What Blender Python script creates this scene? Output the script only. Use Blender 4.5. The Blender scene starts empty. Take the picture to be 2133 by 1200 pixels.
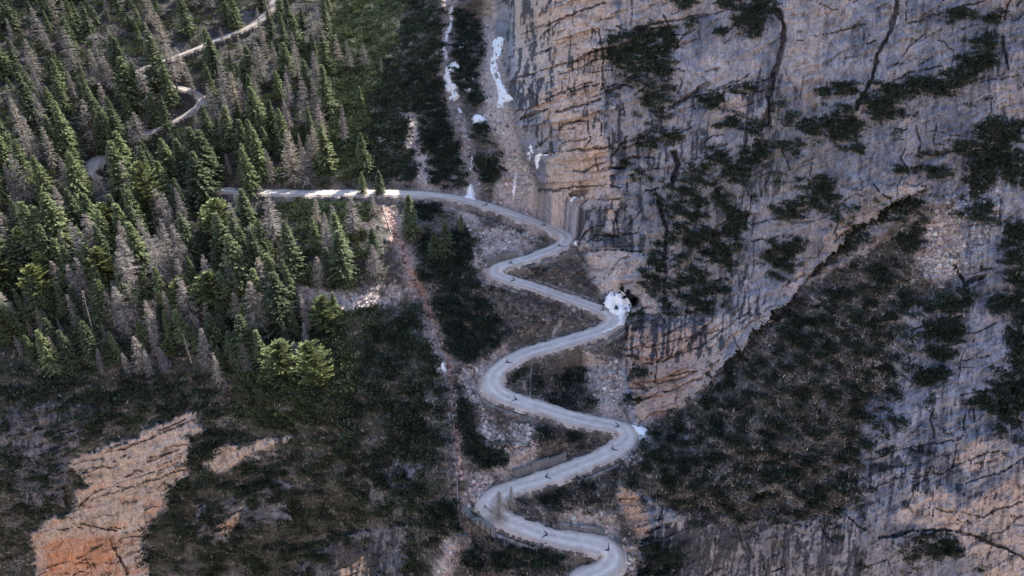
import bpy, math, random
import numpy as np
random.seed(7); np.random.seed(7)
S = bpy.context.scene
COL = S.collection
# ------------------------------------------------------------------ camera, sky, sun, exposure
PITCH = math.radians(30.0); F = 1440.0; CX, CY = 1066.5, 600.0
cam_d = bpy.data.cameras.new('camera'); cam = bpy.data.objects.new('camera', cam_d); COL.objects.link(cam)
cam_d.sensor_width = 36.0; cam_d.lens = F / 2133 * 36.0; cam_d.clip_start = 1.0; cam_d.clip_end = 6000.0
cam.location = (0, 0, 0); cam.rotation_euler = (math.pi / 2 - PITCH, 0, 0)
S.camera = cam
SUN_EL, SUN_AZ = math.radians(49), math.radians(36)          # azimuth clockwise from +Y
LDIR = np.array([math.sin(SUN_AZ) * math.cos(SUN_EL), math.cos(SUN_AZ) * math.cos(SUN_EL), math.sin(SUN_EL)])
W = bpy.data.worlds.new('World'); S.world = W; W.use_nodes = True
wn = W.node_tree.nodes; sky = wn.new('ShaderNodeTexSky'); sky.sky_type = 'NISHITA'; sky.sun_disc = False
sky.sun_elevation = SUN_EL; sky.sun_rotation = SUN_AZ; sky.altitude = 1700; sky.air_density = 1.0; sky.dust_density = 2.5; sky.ozone_density = 0.2
W.node_tree.links.new(sky.outputs[0], wn['Background'].inputs[0]); wn['Background'].inputs[1].default_value = 0.10
sun_d = bpy.data.lights.new('sun', 'SUN'); sun_d.energy = 2.3; sun_d.angle = math.radians(0.53); sun_d.color = (1.0, 0.93, 0.80)
sun = bpy.data.objects.new('sun', sun_d); COL.objects.link(sun)
from mathutils import Vector
sun.rotation_euler = Vector((-LDIR[0], -LDIR[1], -LDIR[2])).to_track_quat('-Z', 'Y').to_euler()
S.view_settings.view_transform = 'Standard'; S.view_settings.look = 'None'; S.view_settings.gamma = 1.0
S.cycles.use_denoising = True; S.view_settings.use_curve_mapping = False; S.view_settings.exposure = 2.27

# ------------------------------------------------------------------ helpers
def ray(px, py):
    u = (np.asarray(px, float) - CX) / F; v = (CY - np.asarray(py, float)) / F
    return np.stack([u, math.cos(PITCH) + v * math.sin(PITCH), -math.sin(PITCH) + v * math.cos(PITCH)], -1)
def project(P):
    P = np.asarray(P, float)
    c, s = math.cos(PITCH), math.sin(PITCH)
    d = P[..., 1] * c - P[..., 2] * s; v = P[..., 1] * s + P[..., 2] * c
    return CX + F * P[..., 0] / d, CY - F * v / d, d
_pt = np.random.RandomState(3).permutation(512); _pt = np.concatenate([_pt, _pt])
_ga = np.random.RandomState(4).rand(512) * 2 * np.pi; _gx, _gy = np.cos(_ga), np.sin(_ga)
def pnoise(x, y):
    x = np.asarray(x, float); y = np.asarray(y, float)
    xi = np.floor(x).astype(int); yi = np.floor(y).astype(int); xf = x - xi; yf = y - yi
    def g(dx, dy):
        h = _pt[(_pt[(xi + dx) & 511] + yi + dy) & 511]
        return _gx[h] * (xf - dx) + _gy[h] * (yf - dy)
    u = xf * xf * xf * (xf * (xf * 6 - 15) + 10); v = yf * yf * yf * (yf * (yf * 6 - 15) + 10)
    a = g(0, 0); b = g(1, 0); c = g(0, 1); d = g(1, 1)
    return 1.5 * ((a + (b - a) * u) * (1 - v) + (c + (d - c) * u) * v)
def fbm(x, y, o=4, gain=0.5):
    r = 0; a = 1.0; t = 0
    for i in range(o):
        r = r + a * pnoise(x * 2 ** i + 17.3 * i, y * 2 ** i - 9.1 * i); t += a; a *= gain
    return r / t
def hash1(a, b=0):
    a = np.asarray(a).astype(np.int64); b = np.asarray(b).astype(np.int64)
    h = (a * 73856093) ^ (b * 19349663); h = (h ^ (h >> 13)) * 1274126177 & 0xffffffff
    return ((h ^ (h >> 16)) & 0xffff) / 65535.0
def sst(a, b, x):
    t = np.clip((x - a) / (b - a), 0, 1); return t * t * (3 - 2 * t)
def sdpoly(X, Y, pts):
    """signed distance (positive inside) to polygon, computed only near its box"""
    pts = np.array(pts, float); out = np.full(X.shape, -200.0)
    m = (X > pts[:, 0].min() - 60) & (X < pts[:, 0].max() + 60) & (Y > pts[:, 1].min() - 60) & (Y < pts[:, 1].max() + 60)
    if not m.any(): return out
    x = X[m]; y = Y[m]; dd = np.full(x.shape, 1e9); ins = np.zeros(x.shape, bool)
    for (x0, y0), (x1, y1) in zip(pts, np.roll(pts, -1, 0)):
        ex, ey = x1 - x0, y1 - y0; t = np.clip(((x - x0) * ex + (y - y0) * ey) / (ex * ex + ey * ey + 1e-9), 0, 1)
        dd = np.minimum(dd, (x - x0 - t * ex) ** 2 + (y - y0 - t * ey) ** 2)
        c = ((y0 > y) != (y1 > y)); c &= x < (x1 - x0) * (y - y0) / (y1 - y0 + 1e-12) + x0; ins ^= c
    out[m] = np.where(ins, 1, -1) * np.sqrt(dd); return out
def polydist(X, Y, pts, lim=60):
    """distance and side to an open polyline"""
    pts = np.array(pts, float); d = np.full(X.shape, 1e4); sd = np.zeros(X.shape)
    m = (X > pts[:, 0].min() - lim) & (X < pts[:, 0].max() + lim) & (Y > pts[:, 1].min() - lim) & (Y < pts[:, 1].max() + lim)
    x = X[m]; y = Y[m]; dm = d[m]; sm = sd[m]
    for (x0, y0), (x1, y1) in zip(pts[:-1], pts[1:]):
        ex, ey = x1 - x0, y1 - y0; t = np.clip(((x - x0) * ex + (y - y0) * ey) / (ex * ex + ey * ey), 0, 1)
        q = np.hypot(x - x0 - t * ex, y - y0 - t * ey); k = q < dm; dm = np.where(k, q, dm); sm = np.where(k, np.sign(ex * (y - y0) - ey * (x - x0)), sm)
    d[m] = dm; sd[m] = sm; return d, sd

def link(o, parent=None):
    COL.objects.link(o)
    if parent is not None: o.parent = parent
    return o
def tag(o, label=None, cat=None, group=None, kind=None):
    if label: o['label'] = label
    if cat: o['category'] = cat
    if group: o['group'] = group
    if kind: o['kind'] = kind
    return o
def mesh_np(name, V, Fc, mat, parent=None, smooth=False, cols=None, uv=None):
    """V (n,3); Fc (m,3|4) int array or list of such arrays"""
    me = bpy.data.meshes.new(name); V = np.asarray(V, np.float32)
    if not isinstance(Fc, list): Fc = [Fc]
    Fc = [np.asarray(f, np.int32) for f in Fc if len(f)]
    me.vertices.add(len(V)); me.vertices.foreach_set('co', V.ravel())
    lv = np.concatenate([f.ravel() for f in Fc]); cnt = np.concatenate([np.full(len(f), f.shape[1], np.int32) for f in Fc])
    me.loops.add(len(lv)); me.loops.foreach_set('vertex_index', lv)
    me.polygons.add(len(cnt)); st = np.zeros(len(cnt), np.int32); st[1:] = np.cumsum(cnt)[:-1]
    me.polygons.foreach_set('loop_start', st); me.polygons.foreach_set('loop_total', cnt)
    if cols is not None:
        a = me.attributes.new('tint', 'FLOAT_COLOR', 'POINT'); c = np.ones((len(V), 4), np.float32); c[:, :cols.shape[1]] = cols
        a.data.foreach_set('color', c.ravel())
    me.update(calc_edges=True); me.validate(verbose=False)
    me.polygons.foreach_set('use_smooth', np.full(len(cnt), smooth, bool))
    if mat: me.materials.append(mat)
    o = bpy.data.objects.new(name, me); link(o, parent); return o

# ------------------------------------------------------------------ materials
def new_mat(name, rough=0.9):
    m = bpy.data.materials.new(name); m.use_nodes = True; nt = m.node_tree; b = nt.nodes['Principled BSDF']
    b.inputs['Roughness'].default_value = rough
    b.inputs['Specular IOR Level'].default_value = 0.2
    return m, nt, b
def node(nt, t, **kw):
    n = nt.nodes.new(t)
    for k, v in kw.items():
        if k.startswith('i_'): n.inputs[int(k[2:]) if k[2:].isdigit() else k[2:].replace('_', ' ')].default_value = v
        else: setattr(n, k, v)
    return n
def mixrgb(nt, fac, a, b, mode='MIX'):
    n = nt.nodes.new('ShaderNodeMix'); n.data_type = 'RGBA'; n.blend_type = mode
    for s, v in ((n.inputs[0], fac), (n.inputs[6], a), (n.inputs[7], b)):
        if isinstance(v, bpy.types.NodeSocket): nt.links.new(v, s)
        elif isinstance(v, (int, float)): s.default_value = v
        else: s.default_value = (*v, 1)
    return n.outputs[2]
def noise(nt, vec, scale, detail=4, rough=0.6, dist=0.0):
    n = node(nt, 'ShaderNodeTexNoise'); n.inputs['Scale'].default_value = scale; n.inputs['Detail'].default_value = detail
    n.inputs['Roughness'].default_value = rough; n.inputs['Distortion'].default_value = dist
    if vec is not None: nt.links.new(vec, n.inputs['Vector'])
    return n.outputs['Fac']
def ramp(nt, fac, stops):
    n = node(nt, 'ShaderNodeValToRGB'); e = n.color_ramp.elements
    while len(e) < len(stops): e.new(0.5)
    for el, (p, c) in zip(e, stops): el.position = p; el.color = (*c, 1) if len(c) == 3 else c
    nt.links.new(fac, n.inputs[0]); return n.outputs[0]
def bump(nt, b, h, strength, dist):
    n = node(nt, 'ShaderNodeBump'); n.inputs['Strength'].default_value = strength; n.inputs['Distance'].default_value = dist
    nt.links.new(h, n.inputs['Height']); nt.links.new(n.outputs[0], b.inputs['Normal'])
def G(v): return (v, v, v)
def mat_ground(name, streak, bstr=0.5):
    m, nt, b = new_mat(name, 0.95)
    at = node(nt, 'ShaderNodeAttribute', attribute_name='tint'); tc = node(nt, 'ShaderNodeTexCoord')
    mp = node(nt, 'ShaderNodeMapping'); mp.inputs['Scale'].default_value = (1, 1, streak); nt.links.new(tc.outputs['Object'], mp.inputs[0])
    n1 = noise(nt, mp.outputs[0], 1.6, 6, 0.7); n2 = noise(nt, tc.outputs['Object'], 5.0, 3, 0.7)
    c = mixrgb(nt, 1.0, at.outputs[0], ramp(nt, n1, [(0.36, G(0.66)), (0.47, G(0.95)), (0.55, G(1.07)), (0.66, G(1.32))]), 'MULTIPLY')
    c = mixrgb(nt, 1.0, c, ramp(nt, n2, [(0.38, G(0.74)), (0.5, G(1.0)), (0.62, G(1.22))]), 'MULTIPLY')
    nt.links.new(c, b.inputs['Base Color'])
    ad = node(nt, 'ShaderNodeMath', operation='ADD'); nt.links.new(n1, ad.inputs[0]); nt.links.new(n2, ad.inputs[1])
    bump(nt, b, ad.outputs[0], bstr, 0.35); return m
def mat_tint(name, rough=0.85, lo=0.7, hi=1.3, trans=0.0, obj_rand=True):
    """attribute tint times a per-object random"""
    m, nt, b = new_mat(name, rough)
    at = node(nt, 'ShaderNodeAttribute', attribute_name='tint'); c = at.outputs[0]
    if obj_rand:
        oi = node(nt, 'ShaderNodeObjectInfo')
        c = mixrgb(nt, 1.0, c, ramp(nt, oi.outputs['Random'], [(0, (lo, lo, lo * 1.08)), (0.5, G(1)), (1, (hi, hi * 0.97, hi * 0.85))]), 'MULTIPLY')
    nt.links.new(c, b.inputs['Base Color'])
    if trans > 0:
        tr = node(nt, 'ShaderNodeBsdfTranslucent'); nt.links.new(c, tr.inputs[0]); mx = node(nt, 'ShaderNodeMixShader'); mx.inputs[0].default_value = trans
        nt.links.new(b.outputs[0], mx.inputs[1]); nt.links.new(tr.outputs[0], mx.inputs[2]); nt.links.new(mx.outputs[0], nt.nodes['Material Output'].inputs[0])
    return m
def mat_plain(name, col, rough=0.85, var=0.25, scale=2.0, bstr=0.3, bdist=0.1, streak=1.0):
    m, nt, b = new_mat(name, rough); tc = node(nt, 'ShaderNodeTexCoord')
    mp = node(nt, 'ShaderNodeMapping'); mp.inputs['Scale'].default_value = (1, 1, streak); nt.links.new(tc.outputs['Object'], mp.inputs[0])
    n = noise(nt, mp.outputs[0], scale, 6, 0.65); c = tuple(col)
    nt.links.new(ramp(nt, n, [(0.3, tuple(x * (1 - var) for x in c)), (0.7, tuple(min(1, x * (1 + var)) for x in c))]), b.inputs['Base Color'])
    bump(nt, b, n, bstr, bdist); return m
M_rock = mat_ground('limestone', 0.45, 0.6); M_soil = mat_ground('mountain_soil', 0.8, 0.6)

# ------------------------------------------------------------------ the road's line, climbing at an even grade
ROAD = [(1195,1215),(1227,1198),(1260,1183),(1277,1167),(1277,1150),(1263,1137),(1233,1130),(1183,1123),(1133,1113),(1087,1097),(1043,1077),(1022,1060),(1020,1043),(1033,1030),(1060,1017),(1100,1005),(1140,993),(1183,977),(1233,958),(1277,937),(1305,918),(1311,903),(1303,893),(1283,885),(1233,878),(1190,868),(1147,855),(1107,842),(1073,832),(1043,822),(1027,808),(1023,795),(1028,780),(1040,766),(1058,753),(1085,739),(1115,728),(1152,718),(1195,705),(1240,693),(1270,680),(1282,668),(1278,656),(1264,648),(1240,639),(1202,626),(1165,614),(1105,593),(1067,583),(1045,576),(1031,567),(1031,558),(1045,552),(1067,547),(1105,537),(1142,522),(1172,510),(1183,501),(1181,492),(1170,483),(1142,472),(1105,459),(1067,445),(1030,432),(1000,423),(950,411),(900,405),(850,402),(800,400),(720,400),(650,401),(580,400),(500,397),(440,393),(380,390),(320,387),(260,383),(222,376)]
def solve_road():
    out = []; P = None
    for i, (x, y) in enumerate(ROAD):
        d = ray(x, y)
        if i == 0: P = d * 112.0
        else:
            g = 0.19 if i < 62 else (0.10 if i < 66 else 0.02)
            ss = np.linspace(80, 260, 7201); Q = d[None] * ss[:, None]
            h = np.hypot(Q[:, 0] - P[0], Q[:, 1] - P[1]); k = np.argmin(abs(Q[:, 2] - P[2] - g * h)); P = Q[k]
        out.append(P)
    return np.array(out)
RP = solve_road(); RS = project(RP)[2]
# ------------------------------------------------------------------ the terrain's large shape: inverse depth through control points
CTRL = [  # left slope
 (0,0,182),(200,0,188),(400,0,194),(600,0,200),(800,0,204),(0,200,164),(200,200,170),(400,200,173),(600,200,176),(780,200,178),(0,-60,187),(400,-60,200),(800,-60,212),
 (0,400,150),(100,300,158),(0,560,146),(200,560,148),(400,560,149.5),(600,560,149),(750,560,146),(0,700,143),(200,700,144.5),(400,700,146.5),(600,700,145),(750,700,140),
 (300,830,143.5),(530,800,140),(620,760,140.8),(620,830,136.5),(695,800,136),(600,910,140.5),(480,850,143),(150,870,142),(0,860,140),(0,1000,146),(200,1000,148),(400,900,144),(350,1080,152),(200,1200,163),(0,1200,160),(-200,600,143),(-200,1200,158),(-200,100,170),
 (550,1000,144),(700,1000,138),(550,1200,156),(720,1200,150),(850,850,134.5),(850,1000,132),(860,1200,138),(930,1000,124),(960,1120,119),(940,1210,121),(870,640,146),(890,480,154),
 # gully
 (950,300,168),(930,150,178),(930,0,190),(990,0,189),(985,200,175),(1030,330,162),(1010,100,181),(1035,30,184),(860,200,180),(950,-60,196),
 # cliff over the bends
 (1110,0,141),(1120,200,143),(1140,330,147),(1190,450,149.5),(1200,0,137),(1220,200,140),(1240,350,143),(1225,480,148),(1240,560,146),(1290,560,141),(1300,450,143),(1330,640,140),(1290,610,142),
 (1400,0,134),(1400,250,134.5),(1380,500,137),(1400,650,136),(1600,0,128),(1600,300,128),(1600,500,129),(1560,620,131),(1440,760,132.5),(1340,760,134),(1330,860,129),(1380,870,128.5),
 (1850,0,121),(1850,300,121),(1900,420,121),(2133,0,114),(2133,300,114.5),(2133,600,115),(1700,590,128),(1760,650,122),(1650,760,121),(1500,830,124),(1400,930,121.5),(1340,960,119.5),(1550,1000,116.5),(1700,900,117),(1700,1050,115),
 (1350,1100,118),(1330,1180,116),(1450,1090,117),(1450,1200,125),(1600,1100,115.5),(1600,1200,122),(1850,1100,114),(1850,1200,118),(1900,800,117),(2133,900,112),(2133,1200,116),(2300,600,111),(2300,1200,113),(1200,-60,138),(1600,-60,128),(2200,-60,112),
 (1100,1180,113.5),(1000,1150,117),(1180,800,136.5),(1250,780,134)]
cx = np.array([c[0] for c in CTRL] + [r[0] for r in ROAD[::2]], float); cy = np.array([c[1] for c in CTRL] + [r[1] for r in ROAD[::2]], float)
cw = 1.0 / np.array([c[2] for c in CTRL] + list(RS[::2])) * 1000
def tps_k(d2): return 0.5 * d2 * np.log(d2 + 1e-9)
cxn, cyn = cx / 500, cy / 500; n = len(cx)
K = tps_k((cxn[:, None] - cxn) ** 2 + (cyn[:, None] - cyn) ** 2) + np.eye(n) * np.concatenate([np.full(len(CTRL), 2e-3), np.full(n - len(CTRL), 2e-4)])
Pm = np.stack([np.ones(n), cxn, cyn], 1); A = np.zeros((n + 3, n + 3)); A[:n, :n] = K; A[:n, n:] = Pm; A[n:, :n] = Pm.T
sol = np.linalg.solve(A, np.concatenate([cw, np.zeros(3)]))
def tps(X, Y):
    sh = X.shape; x = X.ravel() / 500; y = Y.ravel() / 500; r = sol[n] + sol[n + 1] * x + sol[n + 2] * y
    for i in range(n): r += sol[i] * tps_k((x - cxn[i]) ** 2 + (y - cyn[i]) ** 2)
    return (1000 / r).reshape(sh)
STEP = 2.3
def axis(a, b, m0, m1):
    core = list(np.arange(a, b + STEP, STEP)); lo = []; x = a; s = STEP
    while x > a - m0: s *= 1.12; x -= s; lo.append(x)
    hi = []; x = core[-1]; s = STEP
    while x < b + m1: s *= 1.12; x += s; hi.append(x)
    return np.array(lo[::-1] + core + hi)
gx = axis(-10, 2143, 260, 230); gy = axis(-10, 1210, 60, 200)
X, Y = np.meshgrid(gx, gy)
cgx, cgy = np.arange(gx[0] - 8, gx[-1] + 16, 8.0), np.arange(gy[0] - 8, gy[-1] + 16, 8.0)
CG = tps(*np.meshgrid(cgx, cgy))
def upsample(C, xs, ys, X, Y):
    fx = np.clip((X - xs[0]) / (xs[1] - xs[0]), 0, C.shape[1] - 1.001); fy = np.clip((Y - ys[0]) / (ys[1] - ys[0]), 0, C.shape[0] - 1.001)
    i = fx.astype(int); j = fy.astype(int); a = fx - i; b = fy - j
    return (C[j, i] * (1 - a) + C[j, i + 1] * a) * (1 - b) + (C[j + 1, i] * (1 - a) + C[j + 1, i + 1] * a) * b
SD = upsample(CG, cgx, cgy, X, Y)
# ------------------------------------------------------------------ what the ground is made of, and its relief
wx = 9 * fbm(X / 45, Y / 45, 3) + 4 * fbm(X / 11 + 40, Y / 11, 2) + 2.2 * pnoise(X / 4.5, Y / 4.5 + 9); wy = 9 * fbm(X / 45 + 90, Y / 45 + 31, 3) + 4 * fbm(X / 11, Y / 11 + 70, 2) + 2.2 * pnoise(X / 4.5 + 33, Y / 4.5)
XW, YW = X + wx * 1.5, Y + wy * 1.5
XL = XW + (22 * fbm(X / 60 + 61, Y / 40, 4) + 6 * fbm(X / 13, Y / 9 + 8, 2)) * sst(960, 900, X); YL = YW + (16 * fbm(X / 60 + 11, Y / 40 + 51, 4) + 5 * fbm(X / 13 + 5, Y / 9, 2)) * sst(960, 900, X)
def M(pts, soft=8): return sst(-soft, soft, sdpoly(XL, YL, pts))
def MA(list_, soft=8):
    r = np.zeros_like(X)
    for p in list_: r = np.maximum(r, M(p, soft))
    return r
CLIFF_R = [(1030,-400),(1035,60),(1052,120),(1068,210),(1085,300),(1110,340),(1140,430),(1190,470),(1212,520),(1232,570),(1252,612),(1300,690),(1296,800),(1310,862),(1345,885),(1420,850),(1500,790),(1545,725),(1610,660),(1690,590),(1780,540),(1900,440),(1990,420),(2010,560),(1960,620),(1880,640),(1850,800),(1800,860),(1790,960),(1800,1030),(1740,1075),(1600,1090),(1480,1085),(1400,1065),(1330,1020),(1290,990),(1290,1060),(1330,1130),(1345,1240),(1345,1500),(2600,1500),(2600,-400)]
LCLIFF = [[(60,1110),(130,1070),(175,1010),(140,965),(250,915),(330,880),(425,845),(412,905),(395,975),(335,1070),(300,1130),(330,1260),(70,1260)],[(395,990),(440,935),(560,905),(625,905),(580,945),(470,985)],[(0,860),(60,830),(200,850),(150,950),(130,1050),(60,1060),(0,1000)],[(400,1060),(480,1040),(560,1000),(620,1010),(600,1080),(500,1110),(410,1150)],[(640,1150),(720,1110),(860,1090),(830,1240),(600,1240)],[(760,1000),(830,960),(870,980),(850,1080),(770,1070)]]
cliff = np.maximum(M(CLIFF_R, 13), MA(LCLIFF, 5))
right = M(CLIFF_R, 6)
lower_scrub = M([(1560,700),(1650,640),(1760,570),(1860,545),(1905,560),(1890,640),(1860,800),(1800,860),(1790,1000),(1740,1070),(1600,1085),(1480,1080),(1400,1060),(1330,1015),(1295,970),(1330,905),(1420,850),(1500,790)], 24)
ledge_r = M([(1870,410),(1960,400),(1930,470),(1860,520),(1760,580),(1700,585),(1760,500)], 10)
d_road, _ = polydist(X, Y, ROAD, 80)
rfade = sst(14, 46, d_road)
# bedding
dipv = np.where(X < 900, 0.36, 0.36 - 0.30 * sst(80, 480, Y) * (1 - sst(1330, 1600, X)) + 0.05 * sst(1600, 2000, X))
bed = Y + dipv * (X - 1200) + 16 * fbm(X / 210, Y / 210, 3) + 2.5 * fbm(X / 25, Y / 25, 2)
kk = bed / 30 + 0.55 * pnoise(bed / 60, bed * 0 + 3.3); lay = np.floor(kk); fr = kk - lay
wcell = 34 + 70 * hash1(lay, 5); cc = X / wcell + 9 * hash1(lay, 9) + 0.35 * fbm(X / 60, Y / 60, 2); cell = np.floor(cc); cf = cc - cell
prot = (hash1(lay, 1) - 0.5) * 1.3 + (hash1(cell, lay) - 0.5) * 0.8
edge = np.minimum(fr, 1 - fr) * 30; cedge = np.minimum(cf, 1 - cf) * wcell
leftface = sst(1330, 1270, X) * sst(900, 950, X)
gmod = sst(0.02, 0.42, fbm(X / 110 + 50, Y / 40, 3)) * (.3 + .7 * np.maximum(leftface, sst(640, 680, Y) * sst(1600, 1540, X)))
groove = np.exp(-(edge / 1.7) ** 2) * gmod; vgroove = np.exp(-(cedge / 1.5) ** 2) * sst(0.1, 0.5, fbm(X / 50, Y / 50 + 80, 2)) * (.15 + .45 * leftface)
# finer secondary beds
k2 = bed / 9.0 + 0.5 * fbm(X / 40, Y / 40, 2); l2 = np.floor(k2); p2 = (hash1(l2, 3) - 0.5) * 0.35 + (hash1(np.floor(X / 17 + 13 * hash1(l2, 2)), l2) - 0.5) * 0.35
flute = fbm(X / 8 + 0.02 * Y, Y / 70, 3)
rough_r = sst(1500, 1750, X) + sst(600, 700, Y) * sst(1700, 1800, X)        # the weathered grey right part
ridg = 1 - 2 * np.abs(fbm(X / 75 + 7, bed / 26, 4)); ridg2 = 1 - 2 * np.abs(fbm(X / 30 + 3, Y / 60 + 8, 4))
rel = -(prot * (.25 + .35 * leftface) + p2 * .7) + groove * 0.8 + vgroove * 0.5 - 2.0 * fbm(X / 90, Y / 120, 4) - 0.6 * fbm(X / 16, Y / 26, 4) - .9 * ridg * (1 - .5 * leftface) - .7 * ridg2 * (1 - .6 * leftface)
k3 = bed / 62 + .5 * fbm(X / 260 + 4, Y / 60, 3); saw = (k3 - np.floor(k3)); smod = sst(-.25, .25, fbm(X / 130 + 9, np.floor(k3) * 3.7, 3))
rel -= 1.7 * saw * smod * (leftface + sst(640, 680, Y) * sst(1600, 1540, X) * sst(1280, 1300, X))
bd2 = Y + .5 * (X - 1200) + 22 * fbm(X / 120 + 3, Y / 120, 4); k4 = bd2 / 48 + .4 * fbm(X / 70, Y / 70 + 9, 3); saw4 = k4 - np.floor(k4)
rel -= .8 * saw4 * sst(-.15, .3, fbm(X / 90 + 70, Y / 60, 3)) * sst(1290, 1400, X) * (1 - leftface)
rel -= .9 * (1 - 2 * np.abs(fbm(X / 26 + 60, Y / 150, 4))) * np.clip(rough_r, 0, 1)
rel -= .35 * np.maximum(0, fbm(X / 7, Y / 6 + 4, 3)) + .13 * pnoise(X / 3.6, Y / 3.6) - (0.3 + 0.35 * np.clip(rough_r, 0, 1)) * flute
soilrel = -1.3 * fbm(X / 85, Y / 60, 4) - 0.45 * fbm(X / 18, Y / 14, 3) - 0.22 * pnoise(X / 6, Y / 5)
# broken rock steps within the brushy slopes
crag = sst(0.05, 0.45, fbm(X / 70 + 11, Y / 45 + 5, 4))
soilrel -= 1.0 * crag * (hash1(np.floor(k2 * 0.7), 4))
relief = soilrel * (1 - cliff) + rel * cliff
# cracks, hollows and the big slanting overhang
BEDS = [[(1082,76),(1130,54),(1175,37),(1262,3)],[(1065,169),(1101,158),(1149,141),(1203,124),(1245,104)],[(1124,208),(1175,193),(1220,182),(1259,175)],[(1158,234),(1205,222),(1253,208)],[(1169,259),(1217,251)],[(1132,321),(1200,314),(1270,306)],[(1150,395),(1220,388),(1290,388)],[(1200,524),(1262,522),(1335,522)],[(1240,490),(1330,488)],[(1262,180),(1290,176),(1320,180)],[(1405,215),(1450,195),(1560,172),(1605,165)],[(1450,40),(1500,25),(1560,14)],[(1540,25),(1600,10)],[(1700,72),(1760,62),(1800,50)],[(1890,50),(1950,32),(2050,0)],[(1330,60),(1400,42),(1470,30)],[(1300,310),(1370,290),(1440,268)],
 [(1440,205),(1500,190),(1560,196),(1620,184)],[(1340,760),(1400,745),(1460,722),(1560,650)],[(1370,800),(1430,786),(1500,750)],[(1310,845),(1380,820),(1460,790)],[(1300,730),(1370,718),(1440,700)],[(250,935),(330,905),(410,872)],[(190,1042),(300,1005),(400,972)],[(170,1092),(240,1105)],[(1480,190),(1530,168)],[(1820,190),(1900,150),(1960,140)],[(1900,690),(2000,650)],[(1800,960),(1900,930),(2000,915)],[(1860,1000),(1960,985),(2060,940)],[(2000,1010),(2080,985),(2133,955)],[(1950,1060),(2040,1075),(2133,1045)]]
CR = [([(1870,-80),(1866,30),(1850,70),(1830,115),(1818,165),(1797,200),(1785,225)], 5, 3.0), ([(1618,25),(1634,52),(1630,85),(1618,140),(1602,200),(1594,260)], 6, 3.0), ([(1404,318),(1412,345),(1404,372)], 7, 4.5), ([(1086,247),(1112,238),(1140,227)], 4, 2.2), ([(1248,60),(1256,120),(1254,190)], 2, 1.0), ([(1395,225),(1440,197),(1476,178)], 5, 2.0), ([(2085,75),(2094,115),(2098,140)], 3.5, 1.6), ([(1190,408),(1208,402),(1222,400)], 5, 2.5), ([(1830,1120),(1900,1106),(1960,1102),(2040,1120),(2140,1165)], 4, 2.0), ([(1990,560),(2008,592),(2050,575)], 5, 2.5), ([(232,1122),(246,1150),(268,1195)], 4, 1.5), ([(1690,575),(1710,560),(1740,540)], 5, 1.5), ([(1372,420),(1388,470),(1384,540)], 4, 1.5), ([(1700,640),(1760,600)], 3, 1.0)] + [(p_, 1.9, .9) for p_ in BEDS]
crackm = np.zeros_like(X)
for pts, w, dep in CR:
    d, _ = polydist(X + .45 * (XW - X), Y + .45 * (YW - Y), pts); q = sst(1.5, .55, d / (w * np.clip(.75 + 1.1 * fbm(X / 34, Y / 34 + 7, 3), .12, 1.5))); relief = relief + dep * q; crackm = np.maximum(crackm, q * (.8 if w < 3 else .3))
fr_ = np.random.RandomState(77); FIS = []
while len(FIS) < 520:
    fx0, fy0 = (fr_.uniform(1060, 2150), fr_.uniform(-10, 1210)) if fr_.rand() < .88 else (fr_.uniform(60, 430), fr_.uniform(870, 1210))
    L_ = fr_.uniform(14, 70); typ = fr_.rand()
    if typ < .5: dx, dy = 1, -fr_.uniform(.05, .55)
    elif typ < .85: dx, dy = fr_.uniform(-.15, .12), 1
    else: dx, dy = fr_.uniform(-1, 1), fr_.uniform(-1, 1)
    if fx0 < 500: dx, dy = 1, -fr_.uniform(.2, .5)
    nn_ = np.hypot(dx, dy); dx /= nn_; dy /= nn_; pts = [(fx0, fy0)]
    for _ in range(3): a_ = fr_.normal(0, .28); pts.append((pts[-1][0] + L_ / 3 * (dx * math.cos(a_) - dy * math.sin(a_)), pts[-1][1] + L_ / 3 * (dx * math.sin(a_) + dy * math.cos(a_))))
    FIS.append((pts, fr_.uniform(.9, 2.0), fr_.uniform(.4, 1.1)))
for pts, w, dep in FIS:
    b0 = np.array(pts); i0_, i1_ = np.searchsorted(gx, [b0[:, 0].min() - 9, b0[:, 0].max() + 9]); j0_, j1_ = np.searchsorted(gy, [b0[:, 1].min() - 9, b0[:, 1].max() + 9])
    if i1_ <= i0_ or j1_ <= j0_: continue
    sl_ = (slice(j0_, j1_), slice(i0_, i1_)); d, _ = polydist(X[sl_], Y[sl_], pts, 12); q = sst(1.6, .5, d / (w * np.clip(.8 + 1.0 * fbm(X[sl_] / 12, Y[sl_] / 12, 2), .05, 1.5))) * cliff[sl_]
    relief[sl_] += dep * q; crackm[sl_] = np.maximum(crackm[sl_], q * .5)
DIAG = [(1945,385),(1860,425),(1770,485),(1700,565),(1640,625),(1600,662),(1545,722),(1480,792)]
d, sd_ = polydist(XW, YW, DIAG, 90)
up = sd_ * np.sign(1.0)
upper = (sdpoly(XW, YW, [(1945,385),(1860,425),(1770,485),(1700,565),(1640,625),(1600,662),(1545,722),(1480,792),(1400,868),(1300,868),(1300,385)]) > 0)
dfade = sst(1440, 1540, X) * sst(1960, 1880, X) * (.8 + .7 * fbm(X / 50, Y / 50 + 3, 3)).clip(.2, 1.3)
relief += np.where(upper, -3.2 * np.exp(-d / 45), 3.8 * np.exp(-d / 8)) * np.where(d < 90, 1, 0) * dfade
crackm = np.maximum(crackm, np.where(upper, 0, np.exp(-(d / 6) ** 2)) * dfade)  # shade beneath the overhang joins the darkening mask
cave = sst(1.15, 0.75, np.hypot((XW - 1292) / 34, (YW - 626) / 24)); relief += 6.5 * cave
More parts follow.
